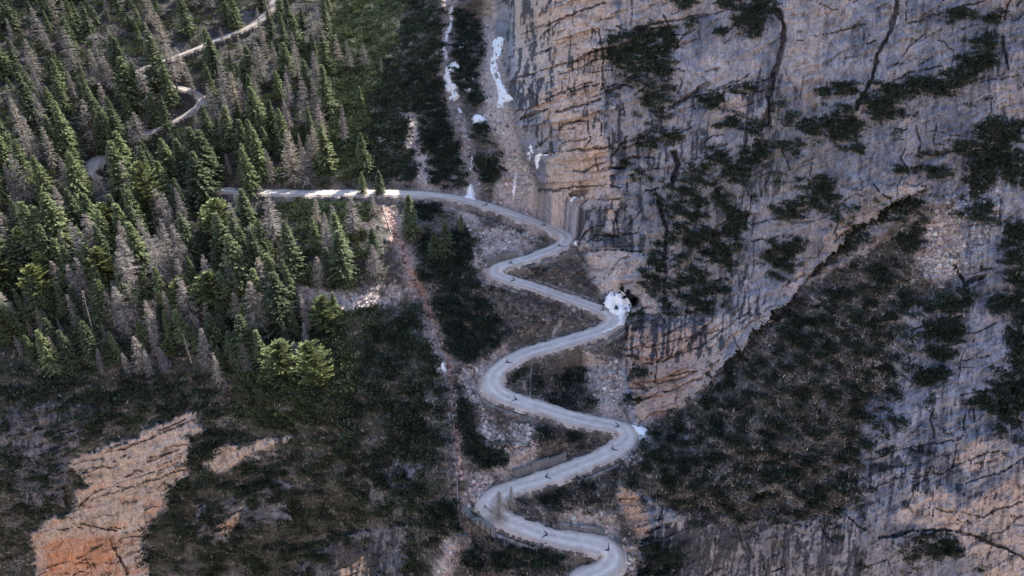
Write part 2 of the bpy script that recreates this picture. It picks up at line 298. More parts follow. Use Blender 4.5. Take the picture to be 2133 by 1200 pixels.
cave2 = sst(1.2, 0.6, np.hypot((XW - 1325) / 11, (YW - 628) / 16)); relief += 3 * cave2
# the stream-cut trench beside the pipe and the gully beds
PIPE = [(797,432),(812,480),(832,545),(858,590),(885,650),(908,705),(925,760),(931,800),(934,850),(938,885),(948,940),(953,1000),(953,1040),(958,1085),(964,1112),(955,1140),(932,1185),(915,1215)]
dp, _ = polydist(X, Y, [(p[0] + 7, p[1]) for p in PIPE], 60); relief += 1.2 * np.exp(-(dp / 14) ** 2)
GUL = [(935,-60),(938,60),(925,110),(935,190),(955,240),(968,300),(980,340),(985,400)]
dg, _ = polydist(XW, YW, GUL, 60); relief += 2.0 * np.exp(-(dg / 16) ** 2)
SC2 = [(1035,-20),(1030,80),(1025,140),(1040,230),(1065,300),(1075,360),(1075,425)]
ds, _ = polydist(XW, YW, SC2, 80); relief += 1.6 * np.exp(-(ds / 24) ** 2)
relief *= 1 - .38 * cliff * sst(1330, 1450, X)
SDF = SD + relief * rfade
P = ray(X, Y) * SDF[..., None]
# ------------------------------------------------------------------ albedo
def C(*c): return np.array(c)

def blend(A, B, m): return A + (B - A) * m[..., None]
fb1 = fbm(X / 120, Y / 90, 4); fb2 = fbm(X / 30, Y / 25, 4); fb3 = fbm(X / 9, Y / 9, 3)
grey = C(.282, .274, .302)
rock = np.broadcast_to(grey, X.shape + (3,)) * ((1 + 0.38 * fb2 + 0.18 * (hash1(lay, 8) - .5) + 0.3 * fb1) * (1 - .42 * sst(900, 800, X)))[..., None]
WARM = [[(1060,-200),(1250,-200),(1290,60),(1255,150),(1250,230),(1262,300),(1278,400),(1150,425),(1140,330),(1180,300),(1130,240),(1080,200),(1070,100)],[(1150,330),(1265,308),(1282,395),(1165,422)],
 [(1262,400),(1292,400),(1292,482),(1265,490)],[(1200,480),(1230,525),(1335,520),(1325,600),(1252,602),(1222,545)],[(1318,570),(1345,590),(1375,630),(1362,655),(1318,655)],[(1300,668),(1400,690),(1480,670),(1590,600),(1600,650),(1520,720),(1490,790),(1400,872),(1325,868),(1300,760)],
 [(1290,-200),(1570,-200),(1520,20),(1440,45),(1340,70),(1295,60)],[(1635,0),(1780,-100),(1775,60),(1700,110),(1720,165),(1650,190),(1620,140)],[(1650,150),(1680,140),(1720,200),(1700,230),(1680,220)],[(1885,50),(1915,55),(1914,140),(1880,175),(1830,180),(1870,130)],[(2085,130),(2160,100),(2160,230),(2060,285),(2025,275),(2075,220)],
 [(1470,130),(1560,110),(1600,150),(1565,230),(1495,280),(1465,270),(1480,200)],[(1865,380),(1935,382),(1800,472),(1700,565),(1640,615),(1655,570),(1760,465)],[(1860,1080),(1900,1030),(1970,1015),(1995,1060),(2060,1020),(2160,960),(2160,1160),(2060,1130),(1960,1110)],[(1980,960),(2030,920),(2105,905),(2090,960),(2040,990)],
 [(1286,1000),(1312,1010),(1345,1060),(1352,1120),(1320,1135),(1300,1080)],[(1990,1110),(2160,1165),(2160,1300),(2070,1230)],[(2040,0),(2133,-50),(2133,20),(2070,45)],[(1860,170),(1830,200),(1800,240),(1780,230),(1820,180)],[(1960,140),(1980,140),(1970,170),(1940,180)],[(1400,460),(1440,440),(1430,520),(1400,540)]]
warm = MA(WARM, 5); warm *= sst(-.55, -.05, fb2 + .35 * fbm(X / 14, Y / 60, 3) + .5 * (warm - .5))
scat = sst(.22, .55, fbm(X / 55 + 200, Y / 38 + 12, 4)) * 0.4; warm = np.maximum(warm, scat * right * sst(1300, 1420, X) * sst(760, 600, Y))
wc = blend(np.broadcast_to(C(.48, .405, .37), X.shape + (3,)), np.broadcast_to(C(.50, .355, .28), X.shape + (3,)), np.clip(sst(640, 700, Y) * sst(1560, 1400, X) + .5 * sst(0, .4, fb1), 0, 1)) * (1 + .22 * fb2 + .15 * fb3)[..., None]
warm *= 1 - .55 * sst(1290, 1330, X) * sst(640, 580, Y); rock = blend(rock, wc, warm)
LW = MA([[(140,965),(260,915),(330,885),(415,855),(405,910),(392,975),(330,1065),(290,1130),(330,1260),(80,1260),(60,1115),(130,1080),(185,1010)],[(400,985),(440,940),(560,912),(612,908),(575,940),(470,978)],[(700,1140),(770,1150),(765,1240),(715,1240)],[(445,1110),(520,1040),(500,1090),(470,1110)]], 4)
lwc = blend(np.broadcast_to(C(.52, .42, .35), X.shape + (3,)), np.broadcast_to(C(.60, .29, .16), X.shape + (3,)), np.clip(.75 * M([(85,1160),(130,1125),(230,1110),(260,1200),(90,1210)], 25) + .5 * sst(0, .5, fbm(X / 50, bed / 18, 3)) * sst(880, 1100, Y), 0, 1)) * (1 + .2 * fb2 + .22 * fbm(X / 90, bed / 9, 3))[..., None]
lip = M([(1885,378),(1945,380),(1860,420),(1770,480),(1700,560),(1640,620),(1590,650),(1580,630),(1640,590),(1680,540),(1750,460),(1820,410)], 5) * sst(-.6, .1, fb2 + .4); rock = blend(rock, np.broadcast_to(C(.47, .375, .335), X.shape + (3,)) * (1 + .25 * fb3)[..., None], lip * .85)
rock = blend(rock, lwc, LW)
mott = sst(-.10, .28, fbm(X / 55 + 130, Y / 95 + 17, 4) + .3 * fbm(X / 12, Y / 30 + 3, 3)) * (1 - .7 * warm) * (1 - .8 * LW)
rock = blend(rock, rock * C(.60, .66, .74), mott * .9)
# water stains
lk = np.floor(k3); xs_ = X + .08 * Y + 2.5 * fbm(X / 20, Y / 14, 3)
st = .75 * fbm(xs_ / 15 + 4.7 * hash1(lk, 6), Y / 110 + 3 * hash1(lk, 12), 4, .6) + .42 * fbm(xs_ / 5.5 + 30, Y / 55, 3) + .25 * fbm(X / 9, Y / 9, 3) + .3 * (hash1(lk, 31) - .5)
DARK = [([(1040,-200),(1125,-200),(1165,20),(1150,70),(1118,200),(1140,240),(1165,300),(1195,330),(1120,312),(1080,260),(1048,150)], .12), ([(1252,175),(1292,175),(1312,320),(1292,405),(1268,380)], .28), ([(1185,430),(1355,405),(1345,525),(1260,522),(1205,500)], .24), ([(1340,1070),(1480,1082),(1660,1085),(1800,1060),(1830,1300),(1340,1300)], .22),
 ([(1300,670),(1560,620),(1590,650),(1500,740),(1400,760),(1310,760)], .1), ([(1310,650),(1420,660),(1390,700),(1305,700)], .25), ([(1790,950),(1950,960),(1960,1020),(1820,1060)], .2), ([(1080,0),(1260,0),(1260,300),(1100,300)], -.05), ([(1430,330),(1560,330),(1600,640),(1400,660)], .05), ([(600,1150),(830,1100),(830,1260),(600,1260)], .25), ([(1880,930),(2060,940),(2060,1010),(1900,1000)], .12), ([(1540,140),(1640,140),(1620,420),(1540,420)], .2), ([(1110,448),(1178,452),(1176,482),(1110,470)], .5), ([(400,850),(640,890),(600,920),(420,990)], -.1), ([(1850,540),(2000,540),(1990,610),(1860,610)], .2), ([(1330,240),(1480,150),(1480,330),(1300,420)], .08)]
dk = np.full(X.shape, -.42)
for pts, lv in DARK: dk = np.maximum(dk, -.42 + (lv + .42) * M(pts, 14))
stain = sst(.05, .17, st + dk + .03 + .25 * (groove - .2))
rock = blend(rock, np.broadcast_to(C(.052, .056, .070), X.shape + (3,)) * (1 + .5 * fb3)[..., None], stain * .93)
pale = sst(.15, .4, fbm(X / 5 + 77, Y / 60, 3) - .12); rock = blend(rock, np.broadcast_to(C(.40, .38, .38), X.shape + (3,)), pale * .35 * (1 - .5 * warm))
rock *= (1 - .45 * np.clip(groove * .8 + vgroove * .4, 0, 1))[..., None]  # thin shadow lines of the bed joints, painted into the rock colour
# slopes
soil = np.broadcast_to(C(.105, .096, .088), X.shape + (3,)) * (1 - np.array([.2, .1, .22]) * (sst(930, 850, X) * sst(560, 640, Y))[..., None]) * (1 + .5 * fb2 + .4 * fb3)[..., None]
scree = np.broadcast_to(C(.42, .355, .335), X.shape + (3,)) * (1 + .22 * fb2 + .35 * fb3)[..., None]
SCREE = [[(918,-200),(950,-200),(945,60),(932,130),(945,200),(965,250),(985,310),(1000,400),(965,400),(955,300),(925,200),(915,110)],[(1000,-200),(1045,-200),(1040,60),(1060,200),(1082,300),(1100,350),(1140,440),(1090,450),(1010,415),(1050,370),(1040,300),(1005,240),(1000,150),(1010,80)],
 [(840,240),(858,222),(878,290),(895,340),(917,385),(880,388),(858,320)],[(870,385),(1000,395),(990,420),(830,412)],[(1000,520),(1010,570),(1000,590),(985,560),(960,450),(920,430),(950,425),(1000,450)],[(965,770),(1050,715),(1060,730),(1010,800),(1030,835),(990,840),(965,800)],[(985,990),(1050,975),(1020,1010),(985,1030),(960,1040)],
 [(1000,850),(1050,900),(1080,960),(1050,985),(990,960)],[(950,1020),(1000,1040),(1010,1070),(970,1060)],[(798,430),(824,430),(866,560),(908,660),(936,760),(914,775),(876,680),(834,560)],[(920,770),(940,770),(962,900),(975,1000),(945,1000),(935,880)],[(930,1120),(975,1120),(940,1200),(890,1230)],[(1210,740),(1300,740),(1310,870),(1240,860)],[(1060,890),(1110,860),(1120,960),(1070,985)],[(1180,1050),(1290,1070),(1290,1110),(1150,1110)],[(1290,865),(1375,872),(1355,915),(1320,965),(1290,975)],[(975,760),(1030,735),(1045,745),(1012,790),(1010,815),(1040,838),(1000,845),(968,810)],[(1000,540),(1030,545),(1020,560),(1025,580),(1050,592),(1000,590)],[(1185,470),(1215,500),(1200,530),(1180,520)],[(975,1010),(1040,995),(1010,1035),(1005,1060),(1020,1080),(985,1060)],[(1290,1120),(1340,1130),(1320,1200),(1290,1200)],
 [(1960,400),(2060,380),(2090,430),(2040,520),(1960,600),(1900,560),(1920,480)],[(520,590),(700,600),(840,600),(830,640),(700,650),(560,630)],[(140,560),(330,610),(320,680),(180,650)],[(560,395),(640,398),(600,420),(570,425)],[(1040,470),(1130,480),(1090,530),(1010,540),(990,470)]]
scm = MA(SCREE, 12) * sst(-.5, .05, fb2 + .35); 
red = np.maximum(M([(806,440),(824,450),(862,560),(905,660),(932,755),(914,770),(878,670),(836,560)], 4) * .6, M([(935,870),(958,880),(975,1000),(950,1000)], 4) * .6)
scree = blend(scree, np.broadcast_to(C(.34, .24, .21), X.shape + (3,)), np.clip(red + M([(1020,740),(1060,720),(1040,760),(1010,790)], 12) * .7 + M([(990,1010),(1050,985),(1030,1015)], 8) * .7, 0, 1))
soil = blend(soil, scree, scm)
soil = blend(soil, np.broadcast_to(C(.21, .195, .20), X.shape + (3,)) * (1 + .4 * fb3)[..., None], crag * .75 * (1 - .5 * scm))
green = M([(560,405),(700,405),(770,400),(720,470),(640,480),(570,450)], 15) + M([(700,-50),(870,-50),(800,150),(750,360),(560,390),(640,200)], 20)
soil = blend(soil, np.broadcast_to(C(.075, .09, .035), X.shape + (3,)), np.clip(green, 0, 1) * .7)
dryg = lower_scrub * sst(-.1, .3, fb2); soil = blend(soil, np.broadcast_to(C(.26, .225, .185), X.shape + (3,)) * (1 + .5 * fb3)[..., None], dryg * .75)
soil = blend(soil, np.broadcast_to(C(.27, .26, .28), X.shape + (3,)) * (1 + .35 * fb3)[..., None], lower_scrub * sst(.18, .4, fbm(X / 24 + 7, Y / 60 + 3, 4)) * .8)
chute = np.exp(-(dp / 12) ** 4) * np.where(Y < 780, 1, .6); soil = blend(soil, np.broadcast_to(C(.46, .30, .25), X.shape + (3,)) * (1 + .3 * fb3 + .25 * fb2)[..., None], chute * .92 * (Y > 425))
# footpaths worn into the slopes
PATHS = [[(1103,1022),(1106,1040),(1122,1055),(1134,1068),(1133,1080),(1115,1088)],[(1195,645),(1175,665),(1152,685),(1155,700)],[(1088,785),(1092,805),(1102,828)],[(1228,1145),(1240,1160),(1252,1166)],[(1160,1140),(1178,1165),(1185,1200)],[(1085,925),(1100,935),(1110,930)],[(2050,410),(2080,428),(2140,430)]]
for p in PATHS:
    d, _ = polydist(X, Y, p, 20); soil = blend(soil, np.broadcast_to(C(.36, .31, .28), X.shape + (3,)), np.exp(-(d / 2.6) ** 2))
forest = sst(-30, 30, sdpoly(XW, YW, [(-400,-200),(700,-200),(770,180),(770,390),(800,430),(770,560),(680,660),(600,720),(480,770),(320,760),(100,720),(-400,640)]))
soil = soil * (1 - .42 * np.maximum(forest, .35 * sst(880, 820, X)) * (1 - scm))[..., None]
def EL0(l, soft=.6):
    r = np.zeros_like(X)
    for x, y, a, b_ in l: r = np.maximum(r, sst(1 + soft, 1 - soft, np.hypot((XW - x) / a, (YW - y) / b_)))
    return r
WALL_EL = [(1707,196,20,8),(1750,190,30,16),(1817,213,32,18),(1860,195,36,17),(1907,187,25,14),(1955,190,32,14),(1845,238,26,18),(1757,265,34,36),(1700,262,26,15),(1655,258,20,14),(1640,305,34,9),(1598,312,25,8),(2000,40,28,10),(2070,42,22,10),(2045,90,25,16),(2035,130,34,22),(2000,165,36,12),(1985,170,20,10),(2085,275,40,20),(2062,320,34,42),(2040,370,26,34),(1930,325,22,8),(1885,357,20,8),(2007,313,22,14),(1940,358,30,10),(1845,432,60,22),(1900,455,30,22),(1770,490,34,38),(1900,497,28,34),(1975,425,12,8),(2035,440,30,44),(1990,445,20,10),(1640,440,36,15),(1700,390,30,16),(1710,425,40,14),(1620,540,30,32),(1650,520,25,20),(2110,345,26,30),(2128,380,10,20),
 (2115,500,25,32),(2120,590,18,60),(1985,632,36,22),(1968,690,34,30),(1950,735,26,14),(2125,700,20,80),(2075,640,26,16),(2100,830,36,50),(1925,790,20,14),(1930,830,12,6),(1960,785,16,12),(2040,840,24,12),(1948,1140,42,24),(1900,1160,14,10),(1985,1150,16,14),(1470,210,10,6),(1480,215,24,14),(1392,288,26,12),(1345,300,34,14),(1375,235,20,14),(1335,370,18,12),(1300,340,10,8),(1320,660,14,8),(1440,50,8,6),(1505,70,14,8),(1560,50,34,26),(1575,25,36,24),(1520,10,24,20),(1430,0,30,14),(1545,190,24,8),(1530,262,30,10),(1330,785,16,12),(1330,830,16,12),(1310,835,10,10),(1785,315,20,6),(1560,330,40,14)]
turf = np.maximum(EL0(WALL_EL), .8 * MA([[(1250,100),(1300,70),(1400,52),(1412,110),(1390,240),(1340,250),(1270,170)],[(1360,420),(1400,370),(1480,300),(1570,330),(1560,480),(1510,650),(1390,645),(1330,570),(1350,510)],[(1600,200),(1700,180),(1760,280),(1700,420),(1560,420)]], 25)) * sst(-.35, .2, fb2 + .3 * fb3)
rock = blend(rock, np.broadcast_to(C(.15, .135, .105), X.shape + (3,)) * (1 + .4 * fb3)[..., None], turf * .62 * right)
LEDGE = [(1935,440),(1880,478),(1830,505),(1760,548),(1700,582),(1650,612),(1600,652),(1555,700),(1520,745),(1490,790)]
dl, _ = polydist(XW, YW, LEDGE, 60); lm = sst(9, 3, dl) * sst(-.5, .1, fb2 + .35)
soil = blend(soil, np.broadcast_to(C(.38, .335, .325), X.shape + (3,)) * (1 + .3 * fb3)[..., None], lm * .85); rock = blend(rock, np.broadcast_to(C(.38, .335, .325), X.shape + (3,)) * (1 + .3 * fb3)[..., None], lm * .85)
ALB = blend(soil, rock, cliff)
bank = np.exp(-np.clip(d_road - 14, 0, 99) / 12); ALB = blend(ALB, np.broadcast_to(C(.29, .25, .235), X.shape + (3,)) * (1 + .3 * fb3)[..., None], bank * .55 * (1 - cliff * .6) * sst(-.4, .2, fb2))
ALB = blend(ALB, np.broadcast_to(C(.05, .047, .045), X.shape + (3,)), crackm * .6)  # cracks and overhang underside: dark stain and shade painted into the albedo
ALB = np.clip(ALB, .02, .9)
# ------------------------------------------------------------------ cut the road bed into the ground
def resample(Q, ds):
    L = np.concatenate([[0], np.cumsum(np.linalg.norm(np.diff(Q, axis=0), axis=1))]); m = max(3, int(L[-1] / ds))
    t = np.linspace(0, L[-1], m); return np.stack([np.interp(t, L, Q[:, k]) for k in range(Q.shape[1])], 1)
def smooth(Q, it):
    Q = Q.copy()
    for _ in range(it): Q[1:-1] = .25 * Q[:-2] + .5 * Q[1:-1] + .25 * Q[2:]
    return Q
def drape_path(pts):
    pts = np.array(pts, float); fi = np.interp(pts[:, 0], gx, np.arange(len(gx))); fj = np.interp(pts[:, 1], gy, np.arange(len(gy)))
    i = np.clip(fi.astype(int), 0, len(gx) - 2); j = np.clip(fj.astype(int), 0, len(gy) - 2); a = (fi - i)[:, None]; b = (fj - j)[:, None]
    return (P[j, i] * (1 - a) + P[j, i + 1] * a) * (1 - b) + (P[j + 1, i] * (1 - a) + P[j + 1, i + 1] * a) * b
UPPER = [(222,376),(200,364),(186,348),(189,331),(206,322),(230,314),(262,300),(300,285),(330,270),(370,247),(400,230),(420,213),(422,199),(400,187),(353,174),(310,166),(284,157),(281,148),(307,140),(350,123),(387,110),(417,101),(467,80),(520,58),(548,35),(563,15),(575,0),(590,-25)]
RU = drape_path(UPPER); RU[:, 2] = smooth(RU[:, 2:3], 6)[:, 0]
ROAD3 = np.concatenate([RP, RU[1:]]); wid = np.interp(np.arange(len(ROAD3)), [0, 3, 5, 8, 11, 12, 14, 19, 21, 23, 30, 31, 33, 40, 41, 43, 48, 50, 53, 57, 58, 60, 63, 70, 78, 80, 82, 110], [2.3, 2.6, 2.8, 2.0, 2.6, 2.9, 2.1, 2.2, 2.8, 2.1, 2.4, 2.6, 2.2, 2.3, 2.5, 2.0, 1.9, 2.5, 2.0, 2.2, 3.0, 2.2, 1.8, 1.7, 1.5, 2.2, 1.4, 1.0]); wid = wid * np.where(np.arange(len(ROAD3)) < 66, .74, .9)
R4 = np.concatenate([ROAD3, wid[:, None]], 1)
R4 = smooth(resample(R4, 0.5), 14); ku = int(np.argmin(np.hypot(*(R4[:, :2] - RP[-1, :2]).T))); R4[ku:, 2] = smooth(R4[ku:, 2:3], 120)[:, 0]
Xf, Yf, Zf = P[..., 0].copy(), P[..., 1].copy(), P[..., 2].copy()
near = np.where((polydist(X, Y, ROAD, 60)[0] < 60) | (polydist(X, Y, UPPER, 50)[0] < 45))
vx, vy, vz = Xf[near], Yf[near], Zf[near]; best = np.full(len(vx), 1e9); bz = np.zeros(len(vx)); bw = np.zeros(len(vx))
rq = R4[::2]
for k in range(0, len(vx), 4000):
    sl = slice(k, k + 4000); d2 = (vx[sl, None] - rq[:, 0]) ** 2 + (vy[sl, None] - rq[:, 1]) ** 2 + (0.55 * (vz[sl, None] - rq[:, 2])) ** 2
    i = d2.argmin(1); best[sl] = np.hypot(vx[sl] - rq[i, 0], vy[sl] - rq[i, 1]); bz[sl] = rq[i, 2]; bw[sl] = rq[i, 3]
tt = sst(0.55, 2.8, best - bw)
dd_ = best - bw; nz = (bz - 0.35) * (1 - tt) + vz * tt
drop = bz - 2.4 * sst(.6, .95, dd_) * sst(4.6, 2.4, dd_) * (.75 + .5 * fbm(vx / 3, vy / 3, 2)); nz = np.where((vz < bz - .15) & (dd_ > .5) & (dd_ < 4.6), np.minimum(nz, drop), nz)
P[near[0], near[1], 2] = np.where(abs(vz - bz) < 9, nz, vz)
P[..., 2] = np.maximum(P[..., 2], -400)
def ground(px, py):
    return drape_path(np.atleast_2d(np.stack([np.atleast_1d(px), np.atleast_1d(py)], 1)))
# ------------------------------------------------------------------ ground meshes, one per piece of the mountain
NJ, NI = X.shape
idx = np.arange(NJ * NI).reshape(NJ, NI)
Q = np.stack([idx[1:, :-1], idx[1:, 1:], idx[:-1, 1:], idx[:-1, :-1]], -1).reshape(-1, 4)
mid = lambda A: (.25 * (A[:-1, :-1] + A[1:, :-1] + A[:-1, 1:] + A[1:, 1:])).ravel()
mr = mid(right) > .5; ml = mid(MA(LCLIFF, 8)) > .5; xm, ym = mid(X), mid(Y)
left = (xm < np.interp(ym, [-100, 400, 430, 760, 1000, 1300], [880, 800, 797, 925, 953, 900])) & ~mr
VV = P.reshape(-1, 3); CC = ALB.reshape(-1, 3)
def piece(name, mask, mat, label):
    f = Q[mask]; u, inv = np.unique(f.ravel(), return_inverse=True)
    o = mesh_np(name, VV[u], inv.reshape(-1, 4), mat, None, False, CC[u]); tag(o, label, kind='structure')
    return o
piece('cliff', mr, M_rock, 'tall grey and pinkish limestone cliff streaked with dark water stains, beside the bends')
# unseen upward extension of the cliff, added to keep sun off the bends
tj = 0; ti = np.where(gx > 1240)[0][::3]; hh = 42 * sst(1240, 1480, gx[ti]); top0 = P[tj, ti]; rows_ = []
for k, (up_, bk) in enumerate([(-.05, .02), (.15, .06), (.4, .11), (.65, .2), (.85, .33), (1, .5), (1.05, 1.2), (1.0, 2.6)]):
    q = top0.copy(); q[:, 2] += hh * up_ + 1.5 * fbm(gx[ti] / 60, gx[ti] * 0 + k, 3) * (k > 0); q[:, 1] += 30 * bk + .25 + 2.0 * fbm(gx[ti] / 70 + 3, gx[ti] * 0 + k * .7, 3) * (k > 0); rows_.append(q)
rows_ = np.array(rows_); ci = np.arange(rows_.shape[0] * rows_.shape[1]).reshape(rows_.shape[:2]); cf = np.stack([ci[:-1, :-1], ci[:-1, 1:], ci[1:, 1:], ci[1:, :-1]], -1).reshape(-1, 4)
tag(mesh_np('cliff', rows_.reshape(-1, 3), cf, M_rock, None, False, np.broadcast_to(C(.33, .30, .30), (rows_.size // 3, 3))), 'unseen extension of the tall limestone cliff, added to block the sun', kind='structure')
piece('rock_face', ml & ~mr, M_rock, 'orange and grey broken rock faces below the forest')
piece('hillside', left & ~ml, M_soil, 'forested mountainside with bare litter between the trees')
piece('terrain', ~left & ~ml & ~mr, M_soil, 'brown brushy slope and scree between the bends of the road')
# ------------------------------------------------------------------ unseen slope behind the camera, added to bounce warm sunlight into the shade
ox, oy_ = np.meshgrid(np.linspace(-900, 900, 61), np.linspace(0, 1, 30)); yy = -70 - 620 * oy_; zz = -230 + 620 * oy_ ** 1.1 + 45 * fbm(ox / 160, oy_ * 4, 4)
ov = np.stack([ox + 30 * fbm(ox / 90, oy_ * 6, 3), yy, zz], -1).reshape(-1, 3); oi_ = np.arange(ox.size).reshape(ox.shape); of = np.stack([oi_[:-1, :-1], oi_[:-1, 1:], oi_[1:, 1:], oi_[1:, :-1]], -1).reshape(-1, 4)
oc = np.broadcast_to(C(.34, .27, .23), ov.shape) * (1 + .5 * fbm(ov[:, 0] / 60, ov[:, 2] / 40, 4))[:, None]
tag(mesh_np('mountainside', ov, of, M_rock, None, False, np.clip(oc, .03, .6)), 'unseen rocky slope behind the camera, added to bounce warm light', kind='structure')
# ------------------------------------------------------------------ the gravel road
M_road, nt, b = new_mat('gravel', 0.95)
at = node(nt, 'ShaderNodeAttribute', attribute_name='tint'); tc = node(nt, 'ShaderNodeTexCoord')
n1 = noise(nt, tc.outputs['Object'], 0.7, 6, 0.7); n2 = noise(nt, tc.outputs['Object'], 6, 4, 0.7)
c = mixrgb(nt, 1.0, at.outputs[0], ramp(nt, n1, [(0.3, G(0.80)), (0.7, G(1.15))]), 'MULTIPLY'); c = mixrgb(nt, 1.0, c, ramp(nt, n2, [(0.3, G(0.84)), (0.7, G(1.13))]), 'MULTIPLY')
nt.links.new(c, b.inputs['Base Color']); bump(nt, b, n2, 0.4, 0.05)
def frame_of(Qc):
    T = np.gradient(Qc[:, :3], axis=0); T[:, 2] = 0; T /= np.linalg.norm(T, axis=1)[:, None] + 1e-9
    return T, np.stack([-T[:, 1], T[:, 0], np.zeros(len(T))], 1)
T, N = frame_of(R4)
us = np.array([-1.28, -1, -.85, -.68, -.5, -.34, -.17, 0, .17, .34, .5, .68, .85, 1, 1.28]); NU = len(us); nR = len(R4); arc = np.arange(nR) * .5
V = np.zeros((nR, NU, 3)); Cc = np.zeros((nR, NU, 3))
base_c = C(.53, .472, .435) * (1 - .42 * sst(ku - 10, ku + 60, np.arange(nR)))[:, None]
for k, u in enumerate(us):
    wob = (fbm(arc / 3 + (40 if u > 0 else 0), arc * 0, 3) * .8 + .4 * fbm(arc / 1.1, arc * 0 + 5 * np.sign(u), 2)) * (abs(u) > .9)
    V[:, k] = R4[:, :3] + N * (u * (R4[:, 3] + 0.15) + wob * np.sign(u))[:, None]; V[:, k, 2] += 0.05 * (1 - u * u) - 0.03 * np.exp(-((abs(u) - .45) / .14) ** 2) - (.06 if abs(u) == 1 else 0) - (.6 if abs(u) > 1 else 0) + .02 * fbm(arc / 2 + u * 9, arc * 0 + u, 2)
    tr = np.exp(-((abs(u) - .42) / .17) ** 2); ed = min(1, max(0, (abs(u) - .55) / .4))
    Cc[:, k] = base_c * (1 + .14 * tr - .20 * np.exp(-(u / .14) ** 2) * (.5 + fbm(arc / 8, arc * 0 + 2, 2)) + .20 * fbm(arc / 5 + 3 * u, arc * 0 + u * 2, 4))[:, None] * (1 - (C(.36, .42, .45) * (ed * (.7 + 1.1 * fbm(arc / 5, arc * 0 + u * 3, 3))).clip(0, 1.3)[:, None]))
ii = np.arange(nR * NU).reshape(nR, NU)
fq = np.stack([ii[:-1, :-1], ii[1:, :-1], ii[1:, 1:], ii[:-1, 1:]], -1).reshape(-1, 4)
tag(mesh_np('road', V.reshape(-1, 3), fq[:, ::-1], M_road, None, True, Cc.reshape(-1, 3)), 'pale gravel mountain road climbing the slope in tight hairpin bends', kind='structure')

# ------------------------------------------------------------------ generic solids
BOXF = np.array([[0, 3, 2, 1], [4, 5, 6, 7], [0, 1, 5, 4], [1, 2, 6, 5], [2, 3, 7, 6], [3, 0, 4, 7]])
def box_v(o, ax, ay, az):
    o = np.asarray(o, float)
    return np.array([o, o + ax, o + ax + ay, o + ay, o + az, o + ax + az, o + ax + ay + az, o + ay + az])
class MBd:
    def __init__(s): s.v = []; s.f4 = []; s.f3 = []; s.c = []; s.n = 0
    def add(s, v, f4=None, f3=None, col=(1, 1, 1)):
        v = np.asarray(v, float)
        if f4 is not None and len(f4): s.f4.append(np.asarray(f4) + s.n)
        if f3 is not None and len(f3): s.f3.append(np.asarray(f3) + s.n)
        s.v.append(v); s.c.append(np.broadcast_to(np.asarray(col, float), (len(v), 3))); s.n += len(v)
    def box(s, o, ax, ay, az, col=(1, 1, 1)): s.add(box_v(o, np.array(ax), np.array(ay), np.array(az)), BOXF, None, col)
    def tube(s, pts, r, n=6, col=(1, 1, 1)):
        pts = np.asarray(pts, float); r = np.broadcast_to(r, (len(pts),)); T = np.gradient(pts, axis=0); T /= np.linalg.norm(T, axis=1)[:, None] + 1e-9
        a = np.cross(T, np.where(abs(T[:, 2:3]) > .9, [[1., 0, 0]], [[0, 0, 1.]])); a /= np.linalg.norm(a, axis=1)[:, None] + 1e-9; bb = np.cross(T, a)
        th = np.arange(n) * 2 * np.pi / n
        v = (pts[:, None] + r[:, None, None] * (np.cos(th)[None, :, None] * a[:, None] + np.sin(th)[None, :, None] * bb[:, None])).reshape(-1, 3)
        k = np.arange(len(pts) * n).reshape(len(pts), n); k2 = np.roll(k, -1, 1)
        s.add(v, np.stack([k[:-1], k2[:-1], k2[1:], k[1:]], -1).reshape(-1, 4), None, col)
    def build(s, name, mat, parent=None, smooth=False, origin=(0, 0, 0)):
        fs = []
        if s.f4: fs.append(np.concatenate(s.f4))
        if s.f3: fs.append(np.concatenate(s.f3))
        return mesh_np(name, np.concatenate(s.v) - np.asarray(origin, float), fs, mat, parent, smooth, np.concatenate(s.c))
def empty(name, loc): 
    o = bpy.data.objects.new(name, None); o.location = loc; o.empty_display_size = .5; link(o); return o
# ------------------------------------------------------------------ snow lying in patches
M_snow, nt, b = new_mat('old_snow', 0.7); tc = node(nt, 'ShaderNodeTexCoord'); n1 = noise(nt, tc.outputs['Object'], 0.9, 6, 0.65); n2 = noise(nt, tc.outputs['Object'], 4.0, 4, 0.7)
c = ramp(nt, n1, [(0.28, (.66, .67, .69)), (0.45, (.86, .87, .89)), (0.75, (.92, .93, .94))]); c = mixrgb(nt, 1.0, c, ramp(nt, n2, [(0.34, (.58, .55, .52)), (0.45, G(1.0))]), 'MULTIPLY'); nt.links.new(c, b.inputs['Base Color']); bump(nt, b, n1, 0.7, 0.3)
b.inputs['Subsurface Weight'].default_value = 0.0
HOLES = [(1310,634,4,2.5),(1301,618,4,5),(1284,640,5,6),(1279,613,2.5,3),(1290,609,3,3),(1303,641,2.5,4),(935,197,4,4),(1026,130,3,3),(1033,155,3,4),(1031,142,2,2),(1036,162,3,3),(1040,60,1,1),(1033,112,2,2)]
